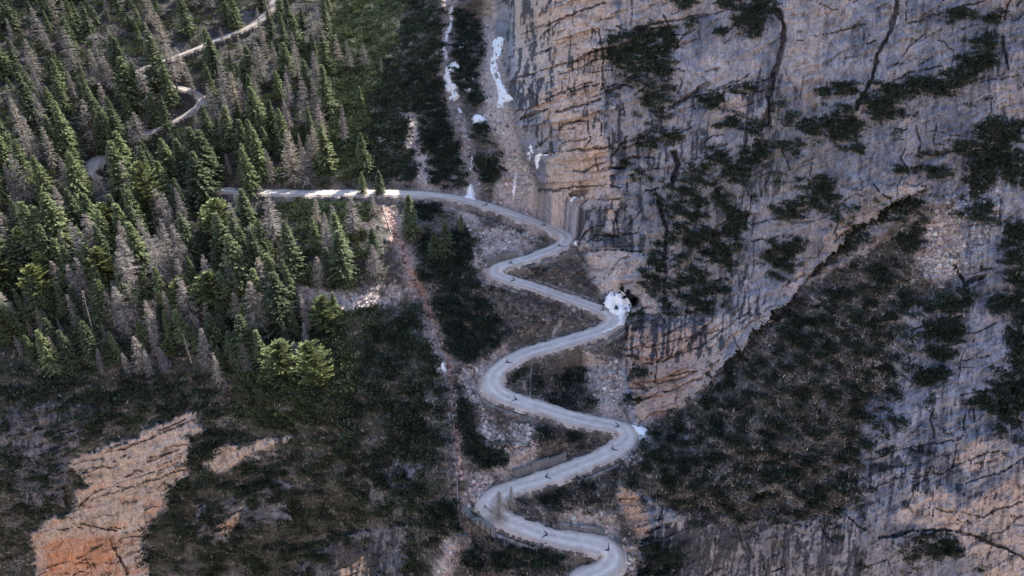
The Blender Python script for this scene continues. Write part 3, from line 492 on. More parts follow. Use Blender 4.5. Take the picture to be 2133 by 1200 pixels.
def snow_patch(pts, label, thick=0.35, lift=0.0, soft=6, group=None, heap=None):
    pts = np.array(pts, float); x0, y0 = pts.min(0) - 8; x1, y1 = pts.max(0) + 8; st_ = 0.9
    xs, ys = np.meshgrid(np.arange(x0, x1, st_), np.arange(y0, y1, st_))
    xw = xs + 4.5 * fbm(xs / 10 + 5, ys / 10, 4); yw = ys + 4.5 * fbm(xs / 10, ys / 10 + 44, 4)
    sdm = sdpoly(xw, yw, pts)
    for hx, hy, ra, rb in HOLES:
        sdm = np.minimum(sdm, (np.hypot((xw - hx) / ra, (yw - hy) / rb) - 1) * min(ra, rb))
    g = drape_path(np.stack([xs.ravel(), ys.ravel()], 1)).reshape(xs.shape + (3,))
    if heap:
        sp_ = np.interp(ys, [603, 690], [heap + 3.6, heap - .2]) + .35 * fbm(xs / 14, ys / 10, 3); sg = project(g)[2]; gp = ray(xs, ys) * np.minimum(sp_, sg - .1)[..., None]; kh = sst(688, 676, ys)[..., None]; g = g * (1 - kh) + gp * kh
    h = sst(-1.0, soft, sdm); g = g.copy(); g[..., 2] += -.18 + (thick + .18) * h + lift * h + .08 * fbm(xs / 5, ys / 5, 2) * h; g[..., 1] -= .25 * h
    keep = sdm > -1.2; q = np.stack([np.arange(xs.size).reshape(xs.shape)[a] for a in ((slice(1, None), slice(None, -1)), (slice(1, None), slice(1, None)), (slice(None, -1), slice(1, None)), (slice(None, -1), slice(None, -1)))], -1).reshape(-1, 4)
    q = q[keep.ravel()[q].all(1)]
    if len(q) == 0: return None
    u, inv = np.unique(q.ravel(), return_inverse=True); vv = g.reshape(-1, 3)[u]; o_ = vv.mean(0)
    o = mesh_np('snow_patch', vv - o_, inv.reshape(-1, 4), M_snow, None, True); o.location = o_
    return tag(o, label, 'snow patch', group or 'old snow patches on the mountain')
SNOW = [([(1259,630),(1262,618),(1273,605),(1290,603),(1300,608),(1305,620),(1313,626),(1316,638),(1309,653),(1301,665),(1301,676),(1285,686),(1262,694),(1234,702),(1214,709),(1206,708),(1240,695),(1268,684),(1282,678),(1289,668),(1286,657),(1271,648),(1265,641)], 'large white snow heap spilling from the cave onto the hairpin', .55, .3),
 ([(1305,874),(1322,880),(1338,880),(1350,892),(1346,916),(1334,908),(1324,896)], 'rounded grey-white snow patch at the outer edge of the second lowest right bend', .4, .3),
 ([(1022,85),(1034,82),(1037,76),(1050,80),(1045,110),(1034,127),(1042,160),(1056,192),(1070,208),(1052,212),(1050,222),(1035,224),(1037,190),(1030,168),(1022,150),(1020,130),(1028,108)], 'longest snow streak, holed, at the foot of the cliff', .5, .2),
 ([(936,10),(946,14),(945,45),(938,70),(930,88),(925,90),(929,62),(936,40)], 'thin snow strip topmost in the bare gully', .3, .1), ([(919,96),(928,92),(934,118),(931,132),(923,116)], 'narrow snow sliver below the topmost gully strip', .3, .1),
 ([(926,140),(938,130),(957,128),(959,144),(947,148),(939,160),(941,172),(956,180),(957,200),(948,210),(936,207),(926,184),(924,166)], 'broad white snow patch across the middle of the gully', .4, .1), ([(948,98),(958,95),(966,88),(971,90),(966,100),(952,102)], 'small snow patch in dark scrub right of the upper gully', .3, .1),
 ([(951,224),(958,223),(965,234),(960,238),(954,232)], 'small snow patch just below the broad gully patch', .3, .1), ([(960,178),(970,182),(985,186),(976,192),(966,190)], 'wispy snow patch among scrub between the two gullies', .25, .1), ([(982,160),(988,158),(990,166),(984,168)], 'tiny snow spot in scrub beside the scree', .25, .1),
 ([(980,248),(990,237),(1004,238),(1012,244),(1017,252),(1000,256),(983,260)], 'ragged snow patch lowest in the scrub between the gullies', .3, .1), ([(928,288),(934,296),(941,297),(935,304)], 'faint snow scrap in dark scrub left of the gully', .25, .1), ([(922,242),(927,244),(926,256),(923,254)], 'thin snow mark high in dark scrub left of the gully', .25, .1),
 ([(981,320),(986,324),(985,345),(981,360),(977,352),(980,338)], 'short snow strip in the lower gully bed', .35, .1), ([(978,383),(985,386),(990,402),(996,412),(984,414),(963,406),(970,396)], 'cone of avalanche snow beside the road', .5, .3), 
 ([(1071,360),(1076,362),(1076,385),(1071,408),(1066,412),(1069,390)], 'narrow snow streak on scree above the road', .3, .1), ([(1076,418),(1081,422),(1077,438),(1073,434)], 'short snow stub ending at the road edge', .3, .1), ([(1103,297),(1108,300),(1110,318),(1104,330),(1099,318),(1104,310)], 'snow patch at the left corner of the cliff foot', .3, .1),
 ([(1116,322),(1130,318),(1125,330),(1121,346),(1116,352),(1113,336)], 'forked snow patch on the ledge at the cliff foot', .3, .1), ([(1128,321),(1150,318),(1167,315),(1166,318),(1140,323)], 'thin line of snow along a cliff ledge', .25, .1), ([(1052,436),(1066,438),(1080,441),(1090,448),(1078,449),(1064,445)], 'flat snow drift on the inner road edge', .35, .1),
 ([(1172,478),(1184,480),(1195,490),(1204,503),(1203,508),(1194,511),(1192,505),(1196,498),(1188,490)], 'crescent of snow round the uppermost right bend', .5, .45), ([(1031,549),(1036,544),(1044,546),(1042,550)], 'small snow heap against the wall at the left bend', .5, .2), ([(1186,415),(1196,409),(1209,406),(1200,413),(1190,418)], 'snow tucked under the small cliff overhang', .3, .1),
 ([(915,722),(919,724),(923,738),(919,740)], 'thin bluish snow strip beside the upper part of the pipe', .3, .1), ([(917,752),(930,756),(932,772),(926,779),(918,770)], 'greenish white snow block lying beside the pipe', .5, .2), ([(931,858),(939,861),(942,870),(934,874)], 'small snow remnant beside the lower pipe', .4, .1),
 ([(2078,343),(2087,344),(2085,347),(2079,347)], 'tiny snow spot high among the scrub on the cliff', .3, .1), ([(1564,4),(1572,0),(1576,8),(1567,12)], 'snow scrap in scrub at the cliff top', .3, .1), ([(1204,793),(1208,796),(1204,799)], 'tiny white plastic scrap on the brushy slope inside the bends', .3, .1), ([(1210,860),(1214,856),(1222,859),(1218,861)], 'small bright plastic scrap just above the road', .3, .1), ([(1274,988),(1280,993),(1277,998)], 'bright plastic scrap below the log pile', .3, .1)]  # the last three flecks are white plastic scraps, built like snow patches
for q, a in enumerate(SNOW): snow_patch(a[0], a[1], *a[2:], heap=RS[ROAD.index((1282,668))] if q == 0 else None)
# ------------------------------------------------------------------ scrub: dwarf pines, dry brush and rubble
rng = np.random.RandomState(11)
M_scrub = mat_tint('dwarf_pine_needles', 0.8, obj_rand=False, trans=0.15)
M_brush = mat_tint('dry_brush', 0.9, obj_rand=False)
M_rubble = mat_tint('rubble_stone', 0.9, obj_rand=False)
def bush_variant(n, seed, flat=0.75):
    r = np.random.RandomState(seed); v = []; t = []; lum = []
    lob = r.randn(5, 3) * [.42, .42, .12] + [0, 0, .28]
    for i in range(n):
        c = lob[r.randint(5)]; d = r.randn(3); d[2] = abs(d[2]) * .9 + .1; d /= np.linalg.norm(d); rad = r.uniform(.35, .62)
        p = c + d * [rad, rad, rad * flat]
        out = d * .6 + [0, 0, .75]; out /= np.linalg.norm(out); side = np.cross(out, r.randn(3)); side /= np.linalg.norm(side)
        L = r.uniform(.20, .38); w = r.uniform(.09, .17)
        v += [p - side * w, p + side * w, p + out * L]; k = r.uniform(.6, 1.35); lum += [k * .8, k * .8, k * 1.15]
    return np.array(v), np.arange(3 * n).reshape(n, 3), np.array(lum)
BUSH = [bush_variant(52, 100 + i) for i in range(6)]; BUSH_L = [bush_variant(34, 200 + i) for i in range(4)]
def tuft_variant(n, seed):
    r = np.random.RandomState(seed); v = []; lum = []
    for i in range(n):
        p = r.randn(3) * [.3, .3, 0]; d = r.randn(3) * [.6, .6, .2] + [0, 0, .7]; d /= np.linalg.norm(d); s_ = np.cross(d, r.randn(3)); s_ /= np.linalg.norm(s_); w = r.uniform(.05, .12); L = r.uniform(.5, 1.1)
        v += [p - s_ * w, p + s_ * w, p + d * L]; lum += [r.uniform(.6, 1.4)] * 3
    return np.array(v), np.arange(3 * n).reshape(n, 3), np.array(lum)
TUFT = [tuft_variant(9, 300 + i) for i in range(6)]
def stone_variant(seed):
    r = np.random.RandomState(seed); v = np.array([[1, 0, 0], [-1, 0, 0], [0, 1, 0], [0, -1, 0], [0, 0, 1], [0, 0, -1.]]) * r.uniform(.6, 1.2, (6, 1)) + r.randn(6, 3) * .15
    return v, np.array([[0, 2, 4], [2, 1, 4], [1, 3, 4], [3, 0, 4], [2, 0, 5], [1, 2, 5], [3, 1, 5], [0, 3, 5]]), np.ones(6)
STONE = [stone_variant(i) for i in range(5)]
def scatter(name, label, pts, size, variants, tint, tvar, mat, sink=0.1, zs=(.8, 1.2), parent=None, kind='stuff'):
    pts = np.asarray(pts); n = len(pts)
    if n == 0: return
    g = ground(pts[:, 0], pts[:, 1]); size = np.broadcast_to(size, (n,)); ok = np.ones(n, bool)
    for k in range(0, n, 3000):
        sl = slice(k, k + 3000); d3 = ((g[sl, None, :2] - rq[None, :, :2]) ** 2).sum(-1) + (.5 * (g[sl, None, 2] - rq[None, :, 2])) ** 2; i_ = d3.argmin(1)
        ok[sl] = np.sqrt(d3[np.arange(len(i_)), i_]) > rq[i_, 3] + .35 + .75 * size[sl]
    pts, g, size = pts[ok], g[ok], size[ok]; n = len(pts)
    if np.ndim(tint) == 2: tint = tint[ok]
    Vs = []; Fs = []; Cs = []; o = 0; vi = rng.randint(len(variants), size=n)
    size = np.broadcast_to(size, (n,))
    for k, (v, f, l) in enumerate(variants):
        m = np.where(vi == k)[0]
        if not len(m): continue
        a = rng.rand(len(m)) * 6.283; ca, sa = np.cos(a), np.sin(a); s_ = size[m]
        x = (v[None, :, 0] * ca[:, None] - v[None, :, 1] * sa[:, None]) * s_[:, None]; y = (v[None, :, 0] * sa[:, None] + v[None, :, 1] * ca[:, None]) * s_[:, None]
        z = (v[None, :, 2] - sink) * (s_ * rng.uniform(zs[0], zs[1], len(m)))[:, None]
        q = np.stack([x, y, z], -1) + g[m][:, None]
        base = tint[m] if np.ndim(tint) == 2 else np.broadcast_to(np.asarray(tint, float), (len(m), 3))
        base = base * (1 + tvar * rng.randn(len(m), 1)).clip(.45, 1.8) * (1 + .045 * rng.randn(len(m), 3))
        Vs.append(q.reshape(-1, 3)); Cs.append((base[:, None] * l[None, :, None]).reshape(-1, 3))
        Fs.append((f[None] + (np.arange(len(m)) * len(v))[:, None, None] + o).reshape(-1, f.shape[1])); o += len(m) * len(v)
    ob = mesh_np(name, np.concatenate(Vs), np.concatenate(Fs), mat, parent, False, np.clip(np.concatenate(Cs), .008, .8)); tag(ob, label, kind=kind); return ob
def sample(dens, n, seed=0):
    """n random pixel points following a density given on the ground grid"""
    r = np.random.RandomState(seed); da = np.gradient(gx)[None, :] * np.gradient(gy)[:, None]
    p = (dens * da).ravel(); p = np.cumsum(p / p.sum()); k = np.searchsorted(p, r.rand(n)); j, i = np.divmod(k.clip(0, NJ * NI - 1), NI)
    return np.stack([X[j, i] + r.uniform(-1.2, 1.2, n), Y[j, i] + r.uniform(-1.2, 1.2, n)], 1), (j, i)
inframe = (X > -60) & (X < 2190) & (Y > -50) & (Y < 1260)
offroad = sst(16, 26, d_road) * sst(13, 20, polydist(X, Y, UPPER, 60)[0])
clump = fbm(X / 42 + 300, Y / 30, 4)
def EL(l, soft=.35):
    r = np.zeros_like(X)
    for x, y, a, b_ in l: r = np.maximum(r, sst(1 + soft, 1 - soft, np.hypot((XW - x) / a, (YW - y) / b_)))
    return r
clump2w = fbm(X / 20 + 120, Y / 14, 4)
D_wall = EL(WALL_EL, .55) * (.15 + sst(-.35, .15, clump2w)) * 1.1
D_wall = np.maximum(D_wall, MA([[(1250,100),(1300,70),(1400,52),(1412,100),(1400,160),(1350,190),(1280,160)],[(1330,170),(1410,180),(1380,240),(1345,230)],[(1285,60),(1330,90),(1290,130),(1262,110)]], 10) * sst(-.45, .1, clump + .1))
D_wall = np.maximum(D_wall, MA([[(1360,420),(1400,370),(1480,390),(1540,420),(1560,480),(1530,560),(1510,640),(1450,672),(1390,645),(1345,595),(1328,565),(1350,510),(1385,480)],[(1430,360),(1480,300),(1530,325),(1570,330),(1545,410),(1440,405)],[(1310,600),(1360,640),(1440,650),(1420,665),(1330,650)]], 12) * sst(-.28, .22, clump))
D_wall = np.maximum(D_wall, MA([[(1260,160),(1400,150),(1400,240),(1300,330),(1265,250)],[(1480,240),(1600,230),(1700,300),(1700,420),(1560,420)]], 20) * .5 * sst(.12, .45, clump))
D_wall = np.maximum(D_wall, right * (1 - lower_scrub) * sst(1500, 1600, X) * .5 * sst(.22, .5, clump) * sst(150, 300, Y))
clump2 = fbm(X / 26 + 20, Y / 19, 4)
D_low = lower_scrub * sst(0, .25, clump2) * (.25 + sst(-.2, .2, clump) * 1.0 + MA([[(1610,600),(1760,580),(1870,560),(1885,640),(1720,640)],[(1310,940),(1400,880),(1560,960),(1640,930),(1790,1000),(1740,1060),(1500,1060),(1400,1050)],[(1640,660),(1850,660),(1840,720),(1660,740)]], 20) * .5 * sst(-.5, 0, clump))
D_low = np.maximum(D_low, .5 * M([(1560,700),(1650,640),(1760,570),(1905,540),(1940,640),(1930,780),(1860,900),(1850,1000),(1780,1100),(1600,1120),(1480,1110),(1340,1060),(1280,980),(1330,905),(1420,850),(1480,780)], 40) * sst(.12, .35, clump2))
D_low = np.maximum(D_low, M([(1340,1130),(1420,1140),(1400,1215),(1330,1200)], 10) * .6)
D_gul = MA([[(868,-60),(925,-60),(930,100),(912,140),(922,210),(958,300),(975,385),(900,395),(880,300),(858,225),(840,240),(880,390),(760,388),(735,330),(770,220),(800,140),(840,60)],[(946,28),(975,30),(1003,60),(1000,130),(1003,215),(985,240),(960,205),(946,140)],[(985,330),(1040,318),(1052,355),(1020,385),(992,375)],[(985,265),(1030,262),(1025,290),(985,310)]], 10) * sst(-.6, -.1, clump)
D_gul = np.maximum(D_gul, MA([[(860,408),(915,418),(918,445),(880,470),(845,440)],[(870,500),(960,478),(1003,500),(975,545),(995,600),(960,622),(890,590)],[(905,632),(1000,622),(1030,660),(1048,712),(985,750),(930,742),(912,690)],[(942,815),(985,835),(992,905),(1058,925),(1056,962),(1010,982),(968,940)],[(905,1060),(950,1040),(952,1100),(912,1130)],[(935,770),(960,790),(960,830),(940,810)],[(990,1085),(1050,1105),(1040,1130),(985,1100)]], 8) * sst(-.5, -.05, clump))
D_gul = np.maximum(D_gul, EL([(990,595,25,6),(1040,600,20,6),(1095,480,10,6),(1085,525,12,6),(1110,565,30,10),(1170,470,14,8),(1165,740,10,8),(1115,800,20,15),(1190,790,40,25),(1160,835,30,14),(1215,850,20,16),(1080,770,15,10),(1130,905,30,16),(1200,905,36,16),(1250,915,24,12),(1110,945,30,12),(1215,945,14,8),(1075,1050,26,18),(1100,1075,30,12),(1150,1040,30,20),(1220,1010,30,20),(1215,1060,40,24),(1070,1160,60,24),(1010,1165,50,28),(1200,1165,36,16),(1140,1175,30,16),(1255,1150,12,12),(1110,1145,30,10),(1060,1130,20,12),(970,905,16,24),(1270,895,10,6)]) * .7 * sst(-.4, .15, clump))
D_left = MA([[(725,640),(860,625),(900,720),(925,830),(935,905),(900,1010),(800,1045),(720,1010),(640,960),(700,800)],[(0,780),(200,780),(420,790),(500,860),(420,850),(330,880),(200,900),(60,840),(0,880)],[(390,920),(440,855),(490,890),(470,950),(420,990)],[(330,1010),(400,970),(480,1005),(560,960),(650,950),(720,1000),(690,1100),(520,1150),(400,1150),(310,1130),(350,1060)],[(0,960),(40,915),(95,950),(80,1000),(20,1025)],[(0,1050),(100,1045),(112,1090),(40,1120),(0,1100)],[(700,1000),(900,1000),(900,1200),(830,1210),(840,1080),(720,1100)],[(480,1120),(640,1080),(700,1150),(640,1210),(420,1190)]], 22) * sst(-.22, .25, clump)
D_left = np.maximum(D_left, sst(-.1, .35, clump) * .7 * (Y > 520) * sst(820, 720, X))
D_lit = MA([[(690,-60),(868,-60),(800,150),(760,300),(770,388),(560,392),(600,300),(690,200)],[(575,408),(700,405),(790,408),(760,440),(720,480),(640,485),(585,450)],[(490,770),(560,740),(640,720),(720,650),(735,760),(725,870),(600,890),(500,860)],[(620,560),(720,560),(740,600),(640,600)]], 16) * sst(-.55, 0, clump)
D_und = sst(-.35, .2, clump) * (Y < 600) * (X < 770) * (1 - cliff)
def do_scrub(name, label, D, n, tint, smin, smax, seed, var=BUSH, tv=.22):
    p, (j, i) = sample(D * inframe * offroad * (1 - .9 * scm * (D < .9)) * (1 - .93 * LW) * sst(9, 17, dp), n, seed); s_ = rng.uniform(smin, smax, n) * rng.uniform(.7, 1.25, n)
    return scatter(name, label, p, s_, var, np.asarray(tint, float), tv, M_scrub, .12)
DG = (.030, .044, .032)
D_low = D_low * sst(7, 15, dl) * (1 - .9 * lip)
D_wall = D_wall * (1 - .9 * lip) * sst(7, 15, dl)
do_scrub('dwarf_pine_scrub', 'dark dwarf pine scrub clinging to ledges of the tall cliff', D_wall, 4600, DG, .55, 1.25, 1)
do_scrub('dwarf_pine_scrub', 'dense dark scrub on the grassy ramp below the slanting overhang', D_low, 2000, DG, .6, 1.3, 2)
do_scrub('dwarf_pine_scrub', 'shade-darkened dwarf pine thickets along the gully and between the bends', D_gul, 3000, (.028, .044, .034), .8, 1.5, 3)  # the gully's shadow is put into this darker tint
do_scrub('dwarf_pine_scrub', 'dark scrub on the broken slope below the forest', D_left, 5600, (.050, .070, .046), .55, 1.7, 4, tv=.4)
do_scrub('dwarf_pine_scrub', 'sunlit green dwarf pine carpet beside and beneath the forest', D_lit, 2600, (.082, .112, .060), .7, 1.5, 5, tv=.3)  # sunlight put into the tint; same plant as the darker scrub
do_scrub('undergrowth', 'low dark green undergrowth beneath the forest trees', D_und, 4000, (.080, .098, .048), .7, 1.4, 15, tv=.35)
# leafless brush and dead grass
Db = inframe * offroad * np.where((X > 960) & (X < 1340) & (Y > 420), 2.0, 1) * np.clip((1 - cliff) * (.35 + sst(-.3, .3, fb2)) * (1 - .75 * scm) + .9 * lower_scrub * (.4 + sst(-.1, .3, fb2)) + .12 * cliff * sst(.1, .5, clump), 0, 2) * np.where(Y < 520, np.where(X < 800, .35, 1), 1)
p, (j, i) = sample(Db, 40000, 6)
br = np.where(rng.rand(40000)[:, None] < .40, [[.29, .255, .22]], [[.085, .072, .062]]) * rng.uniform(.7, 1.3, (40000, 1))
scatter('dry_brush', 'leafless brush and dead grass over the slopes', p, rng.uniform(.5, 1.0, 40000), TUFT, br, .15, M_brush, 0.0)
# loose stones
Dr = inframe * offroad * np.clip(scm * 1.2 + .25 * bank * (1 - cliff) + .10 * (1 - cliff), 0, 2)
p, (j, i) = sample(Dr, 13000, 8); rt = ALB[j, i] * 1.0
scatter('rubble', 'loose stones on the scree and gully beds', p, rng.uniform(.09, .30, 13000) * rng.choice([1, 1, 1, 1.8], 13000), STONE, np.clip(rt * 1.15 + .03, .05, .5), .2, M_rubble, -0.15)
# ------------------------------------------------------------------ trees
M_bark = mat_plain('bark', (.12, .095, .08), 0.95, .35, 3.0, .5, .1, .3); M_greybark = mat_plain('weathered_wood', (.34, .31, .29), 0.9, .3, 3.0, .4, .08, .3)
M_spruce = mat_tint('spruce_needles', 0.7, .62, 1.45, .18); M_larch = mat_tint('bare_twigs', 0.9, .75, 1.3, .0); M_pine = mat_tint('pine_needles', 0.7, .8, 1.25, .2)
def conifer_crown(H, Rm, seed, base, n_wh, n_br, kind):
    """whorls of drooping boughs; every bough carries leaf-sized sprays (spruce, pine) or thin twigs (larch)"""
    r = np.random.RandomState(seed); v = []; f = []; col = []
    def tri(a, b, c, k):
        i = len(v); v.extend([a, b, c]); f.append((i, i + 1, i + 2)); col.extend([k * .85, k * .85, k * 1.2])
    for w in range(n_wh):
        t = (w + r.uniform(-.3, .3)) / n_wh; z = H * (base + (1 - base) * max(0, t)); prof = (1 - t) ** .85 * (1 if t > .12 else .7 + 2.5 * t)
        if kind == 'pine': prof = math.sin(min(1, t * .8 + .25) * math.pi) ** .7
        for b in range(n_br):
            a = r.uniform(0, 6.283); L = max(.18, Rm * prof * r.uniform(.65, 1.12)); droop = r.uniform(-.30, .0) + .5 * t - (.1 if kind != 'pine' else -.25)
            d = np.array([math.cos(a), math.sin(a), droop]); d /= np.linalg.norm(d); s_ = np.array([-math.sin(a), math.cos(a), 0]); o = np.array([0, 0, z + r.uniform(-.12, .12)]); shade = r.uniform(.65, 1.3)
            if kind == 'larch':
                wd = .035; tri(o - s_ * wd, o + s_ * wd, o + d * L, shade)
                m = int(5 + L * 5.0)
                for q in range(m):
                    u = r.uniform(.15, 1); p = o + d * L * u; g = d * r.uniform(.1, .7) + s_ * r.choice([-1, 1]) * r.uniform(.3, 1) + np.array([0, 0, r.uniform(-.55, .35)]); g /= np.linalg.norm(g); l = r.uniform(.25, .55) * (1.1 - .4 * u)
                    sd = np.cross(g, r.randn(3)); sd /= np.linalg.norm(sd); tri(p - sd * .034, p + sd * .034, p + g * l, shade * r.uniform(.75, 1.25))
            else:
                m = int(3 + L * (4.0 if kind == 'spruce' else 5))
                for q in range(m):
                    u = (q + r.rand()) / m; p = o + d * L * u; g = d * r.uniform(.5, 1) + s_ * r.uniform(-.9, .9) + np.array([0, 0, r.uniform(-.55, .05) if kind == 'spruce' else r.uniform(-.1, .7)]); g /= np.linalg.norm(g)
                    l = r.uniform(.38, .68) * (1.2 - .5 * u); wv = np.cross(g, [0, 0, 1.]) ; wv = wv / (np.linalg.norm(wv) + 1e-6) + r.randn(3) * .35; wv /= np.linalg.norm(wv); ww = r.uniform(.13, .24)
                    tri(p - wv * ww, p + wv * ww, p + g * l, shade * r.uniform(.7, 1.25) * (.75 + .35 * u))
    return np.array(v), np.array(f), np.array(col)
def mesh_only(name, V, Fc, mat, cols, smooth=False):
    o = mesh_np(name, V, Fc, mat, None, smooth, cols); me = o.data; bpy.data.objects.remove(o); return me
def trunk_mesh(name, H, r0, mat, bend, seed):
    r = np.random.RandomState(seed); m = MBd(); zs = np.linspace(-.6, H, 7)
    pts = np.stack([bend * np.sin(zs / H * 2) + .04 * r.randn(7), .04 * r.randn(7), zs], 1); m.tube(pts, r0 * (1 - np.clip(zs / H, 0, 1) * .93), 7)
    o = m.build(name, mat, None, True); me = o.data; bpy.data.objects.remove(o); return me
KIND = {}
SP = dict(spruce=[(12, 3.6, .07, 25, 15), (12, 3.1, .05, 26, 14), (12, 4.0, .08, 24, 16), (12, 2.5, .05, 27, 12), (12, 3.7, .12, 24, 15), (12, 3.3, .06, 25, 14), (12, 3.9, .04, 25, 15), (12, 2.9, .08, 26, 13)], larch=[(12, 3.6, .14, 22, 13), (12, 3.0, .10, 24, 12), (12, 4.0, .18, 20, 14), (12, 2.7, .10, 24, 11), (12, 3.0, .26, 17, 12), (12, 2.3, .18, 23, 10), (12, 2.8, .14, 22, 11)], pine=[(9, 2.9, .2, 15, 13), (9, 2.6, .26, 14, 13), (9, 3.2, .12, 16, 13)], dead=[(11, 1.0, .35, 11, 3), (11, .8, .45, 9, 3), (11, 1.3, .3, 12, 4)])
TCOL = dict(spruce=(.122, .150, .080), larch=(.285, .260, .245), pine=(.165, .195, .085), dead=(.30, .27, .25))
for k, lst in SP.items():
    KIND[k] = []
    for q, (H, Rm, base, nw, nb) in enumerate(lst):
        v, f, l = conifer_crown(H, Rm, 900 + q * 7 + len(k), base, nw, nb, {'dead': 'larch'}.get(k, k)); cols = np.array(TCOL[k]) * l[:, None]
        cm = mesh_only(k + '_crown', v, f, {'spruce': M_spruce, 'larch': M_larch, 'pine': M_pine, 'dead': M_larch}[k], cols)
        tm = trunk_mesh(k + '_trunk', H * .97, .16 + .012 * H * (1 if k != 'dead' else .5), M_greybark if k in ('dead',) else M_bark, np.random.RandomState(q).uniform(-.25, .25), q)
        KIND[k].append((H, tm, cm))
HAND = [(53,78,85,'larch'),(63,135,70,'larch'),(12,175,95,'larch'),(70,190,88,'larch'),(45,240,100,'larch'),(35,148,110,'spruce'),(108,205,125,'spruce'),(185,100,85,'larch'),(212,105,100,'larch'),(240,75,92,'spruce'),(226,68,95,'spruce'),(247,116,112,'spruce'),(255,193,62,'spruce'),(203,170,88,'larch'),(222,200,112,'spruce'),(322,22,110,'larch'),(303,60,125,'spruce'),(334,120,100,'spruce'),(330,193,85,'spruce'),(290,135,95,'larch'),(276,232,82,'larch'),(430,172,92,'larch'),(395,262,122,'spruce'),(410,268,118,'spruce'),(364,285,100,'spruce'),(123,325,80,'larch'),(138,315,100,'spruce'),(68,318,110,'spruce'),(28,318,105,'larch'),(297,288,85,'spruce'),(325,332,85,'spruce'),(508,305,100,'spruce'),(706,215,88,'larch'),(607,65,66,'larch'),(590,150,82,'larch'),(653,103,88,'larch'),(640,222,72,'spruce'),(700,68,72,'larch'),(722,84,62,'larch'),(755,90,52,'larch'),(791,115,46,'larch'),(555,312,66,'larch'),(590,308,48,'larch'),(637,278,68,'larch'),(652,260,76,'larch'),(545,262,55,'spruce'),(750,357,46,'spruce'),(787,354,50,'spruce'),(575,705,92,'pine'),(648,708,98,'pine'),(516,588,108,'larch'),(630,612,84,'larch'),(565,568,130,'spruce'),(590,460,120,'spruce'),(432,562,90,'pine'),(375,576,108,'larch'),(238,588,108,'larch'),(258,592,92,'larch'),(160,602,95,'dead'),(197,513,85,'pine'),(150,458,110,'larch'),(720,545,52,'spruce'),(676,515,80,'spruce'),(661,530,70,'larch'),(776,508,68,'larch'),(850,402,92,'spruce'),(925,462,70,'spruce'),(958,445,42,'spruce'),(728,410,84,'larch'),(672,440,72,'larch'),(595,480,70,'larch'),(470,420,100,'larch'),(520,470,95,'larch'),(330,455,100,'larch'),(285,455,90,'larch'),(210,420,85,'pine'),(35,470,60,'pine'),(45,510,40,'pine'),(75,690,62,'larch'),(310,680,60,'larch'),(380,690,62,'dead'),(222,710,30,'dead'),(440,735,75,'larch'),(480,710,55,'spruce'),(270,425,100,'spruce'),(240,420,110,'spruce'),(450,440,110,'spruce'),(390,530,75,'spruce'),(500,390,90,'spruce'),(1038,1022,62,'larch'),(1064,1012,42,'larch'),(905,480,60,'spruce')]
def add_tree(bx, by, hm, sp):
    lst = KIND[sp]; H, tm, cm = lst[rt_.randint(len(lst))]; g = ground(bx, by)[0]; s_ = hm / H
    if g[1] < 20: return None
    name = {'spruce': 'spruce_tree', 'larch': 'larch_tree', 'pine': 'pine_tree', 'dead': 'dead_tree'}[sp]
    e = empty(name, tuple(g - np.array([0, 0, .1]))); e.rotation_euler = (rt_.normal(0, .03), rt_.normal(0, .03), rt_.uniform(0, 6.28)); w_ = s_ * rt_.uniform(.78, 1.28); e.scale = (w_, w_, s_)
    link(bpy.data.objects.new('trunk', tm), e); link(bpy.data.objects.new('crown', cm), e)
    TREES.append([e, sp, bx, by, hm, project(g + np.array([0, 0, hm]))[1]]); return e
rt_ = np.random.RandomState(22); TREES = []; occ = []
def height_for(bx, by, ty):
    g = ground(bx, by)[0]; lo, hi = 1.0, 30.0
    for _ in range(30):
        m_ = .5 * (lo + hi); lo, hi = (m_, hi) if project(g + np.array([0, 0, m_]))[1] > ty else (lo, m_)
    return lo
for tx, ty, hp, sp in HAND:
    by = ty + hp; bx = tx - (tx - CX) / (3094 - ty) * hp
    add_tree(bx, by, height_for(bx, by, ty), sp); occ.append((bx, by))
FOREST = [(-40,-40),(700,-40),(735,60),(765,150),(770,200),(735,310),(775,388),(812,395),(805,440),(785,560),(740,610),(700,680),(640,760),(480,800),(430,760),(320,800),(100,780),(-40,700)]
fx_ = sdpoly(X, Y, FOREST); Df = (fx_ > 0) * np.where(Y > 620, 1.4, 1.0) * np.where((Y > 480) & (X > 600), .5, 1) * sst(5, 10, np.minimum(d_road, polydist(X, Y, UPPER, 40)[0])) * np.where((X > 690) & (Y < 380), .35, 1) * np.where((X > 560) & (Y > 395) & (Y < 480), .45, 1)
cand, _ = sample(Df * inframe, 16000, 31)
KEEP_CLEAR = [(183,326,225,368),(300,266,345,290),(470,55,530,82),(388,100,416,114),(405,190,424,218),(430,388,562,402),(560,392,800,406),(360,232,395,250),(860,380,1000,420)]
counts = dict(spruce=0, larch=0, pine=0, dead=0)
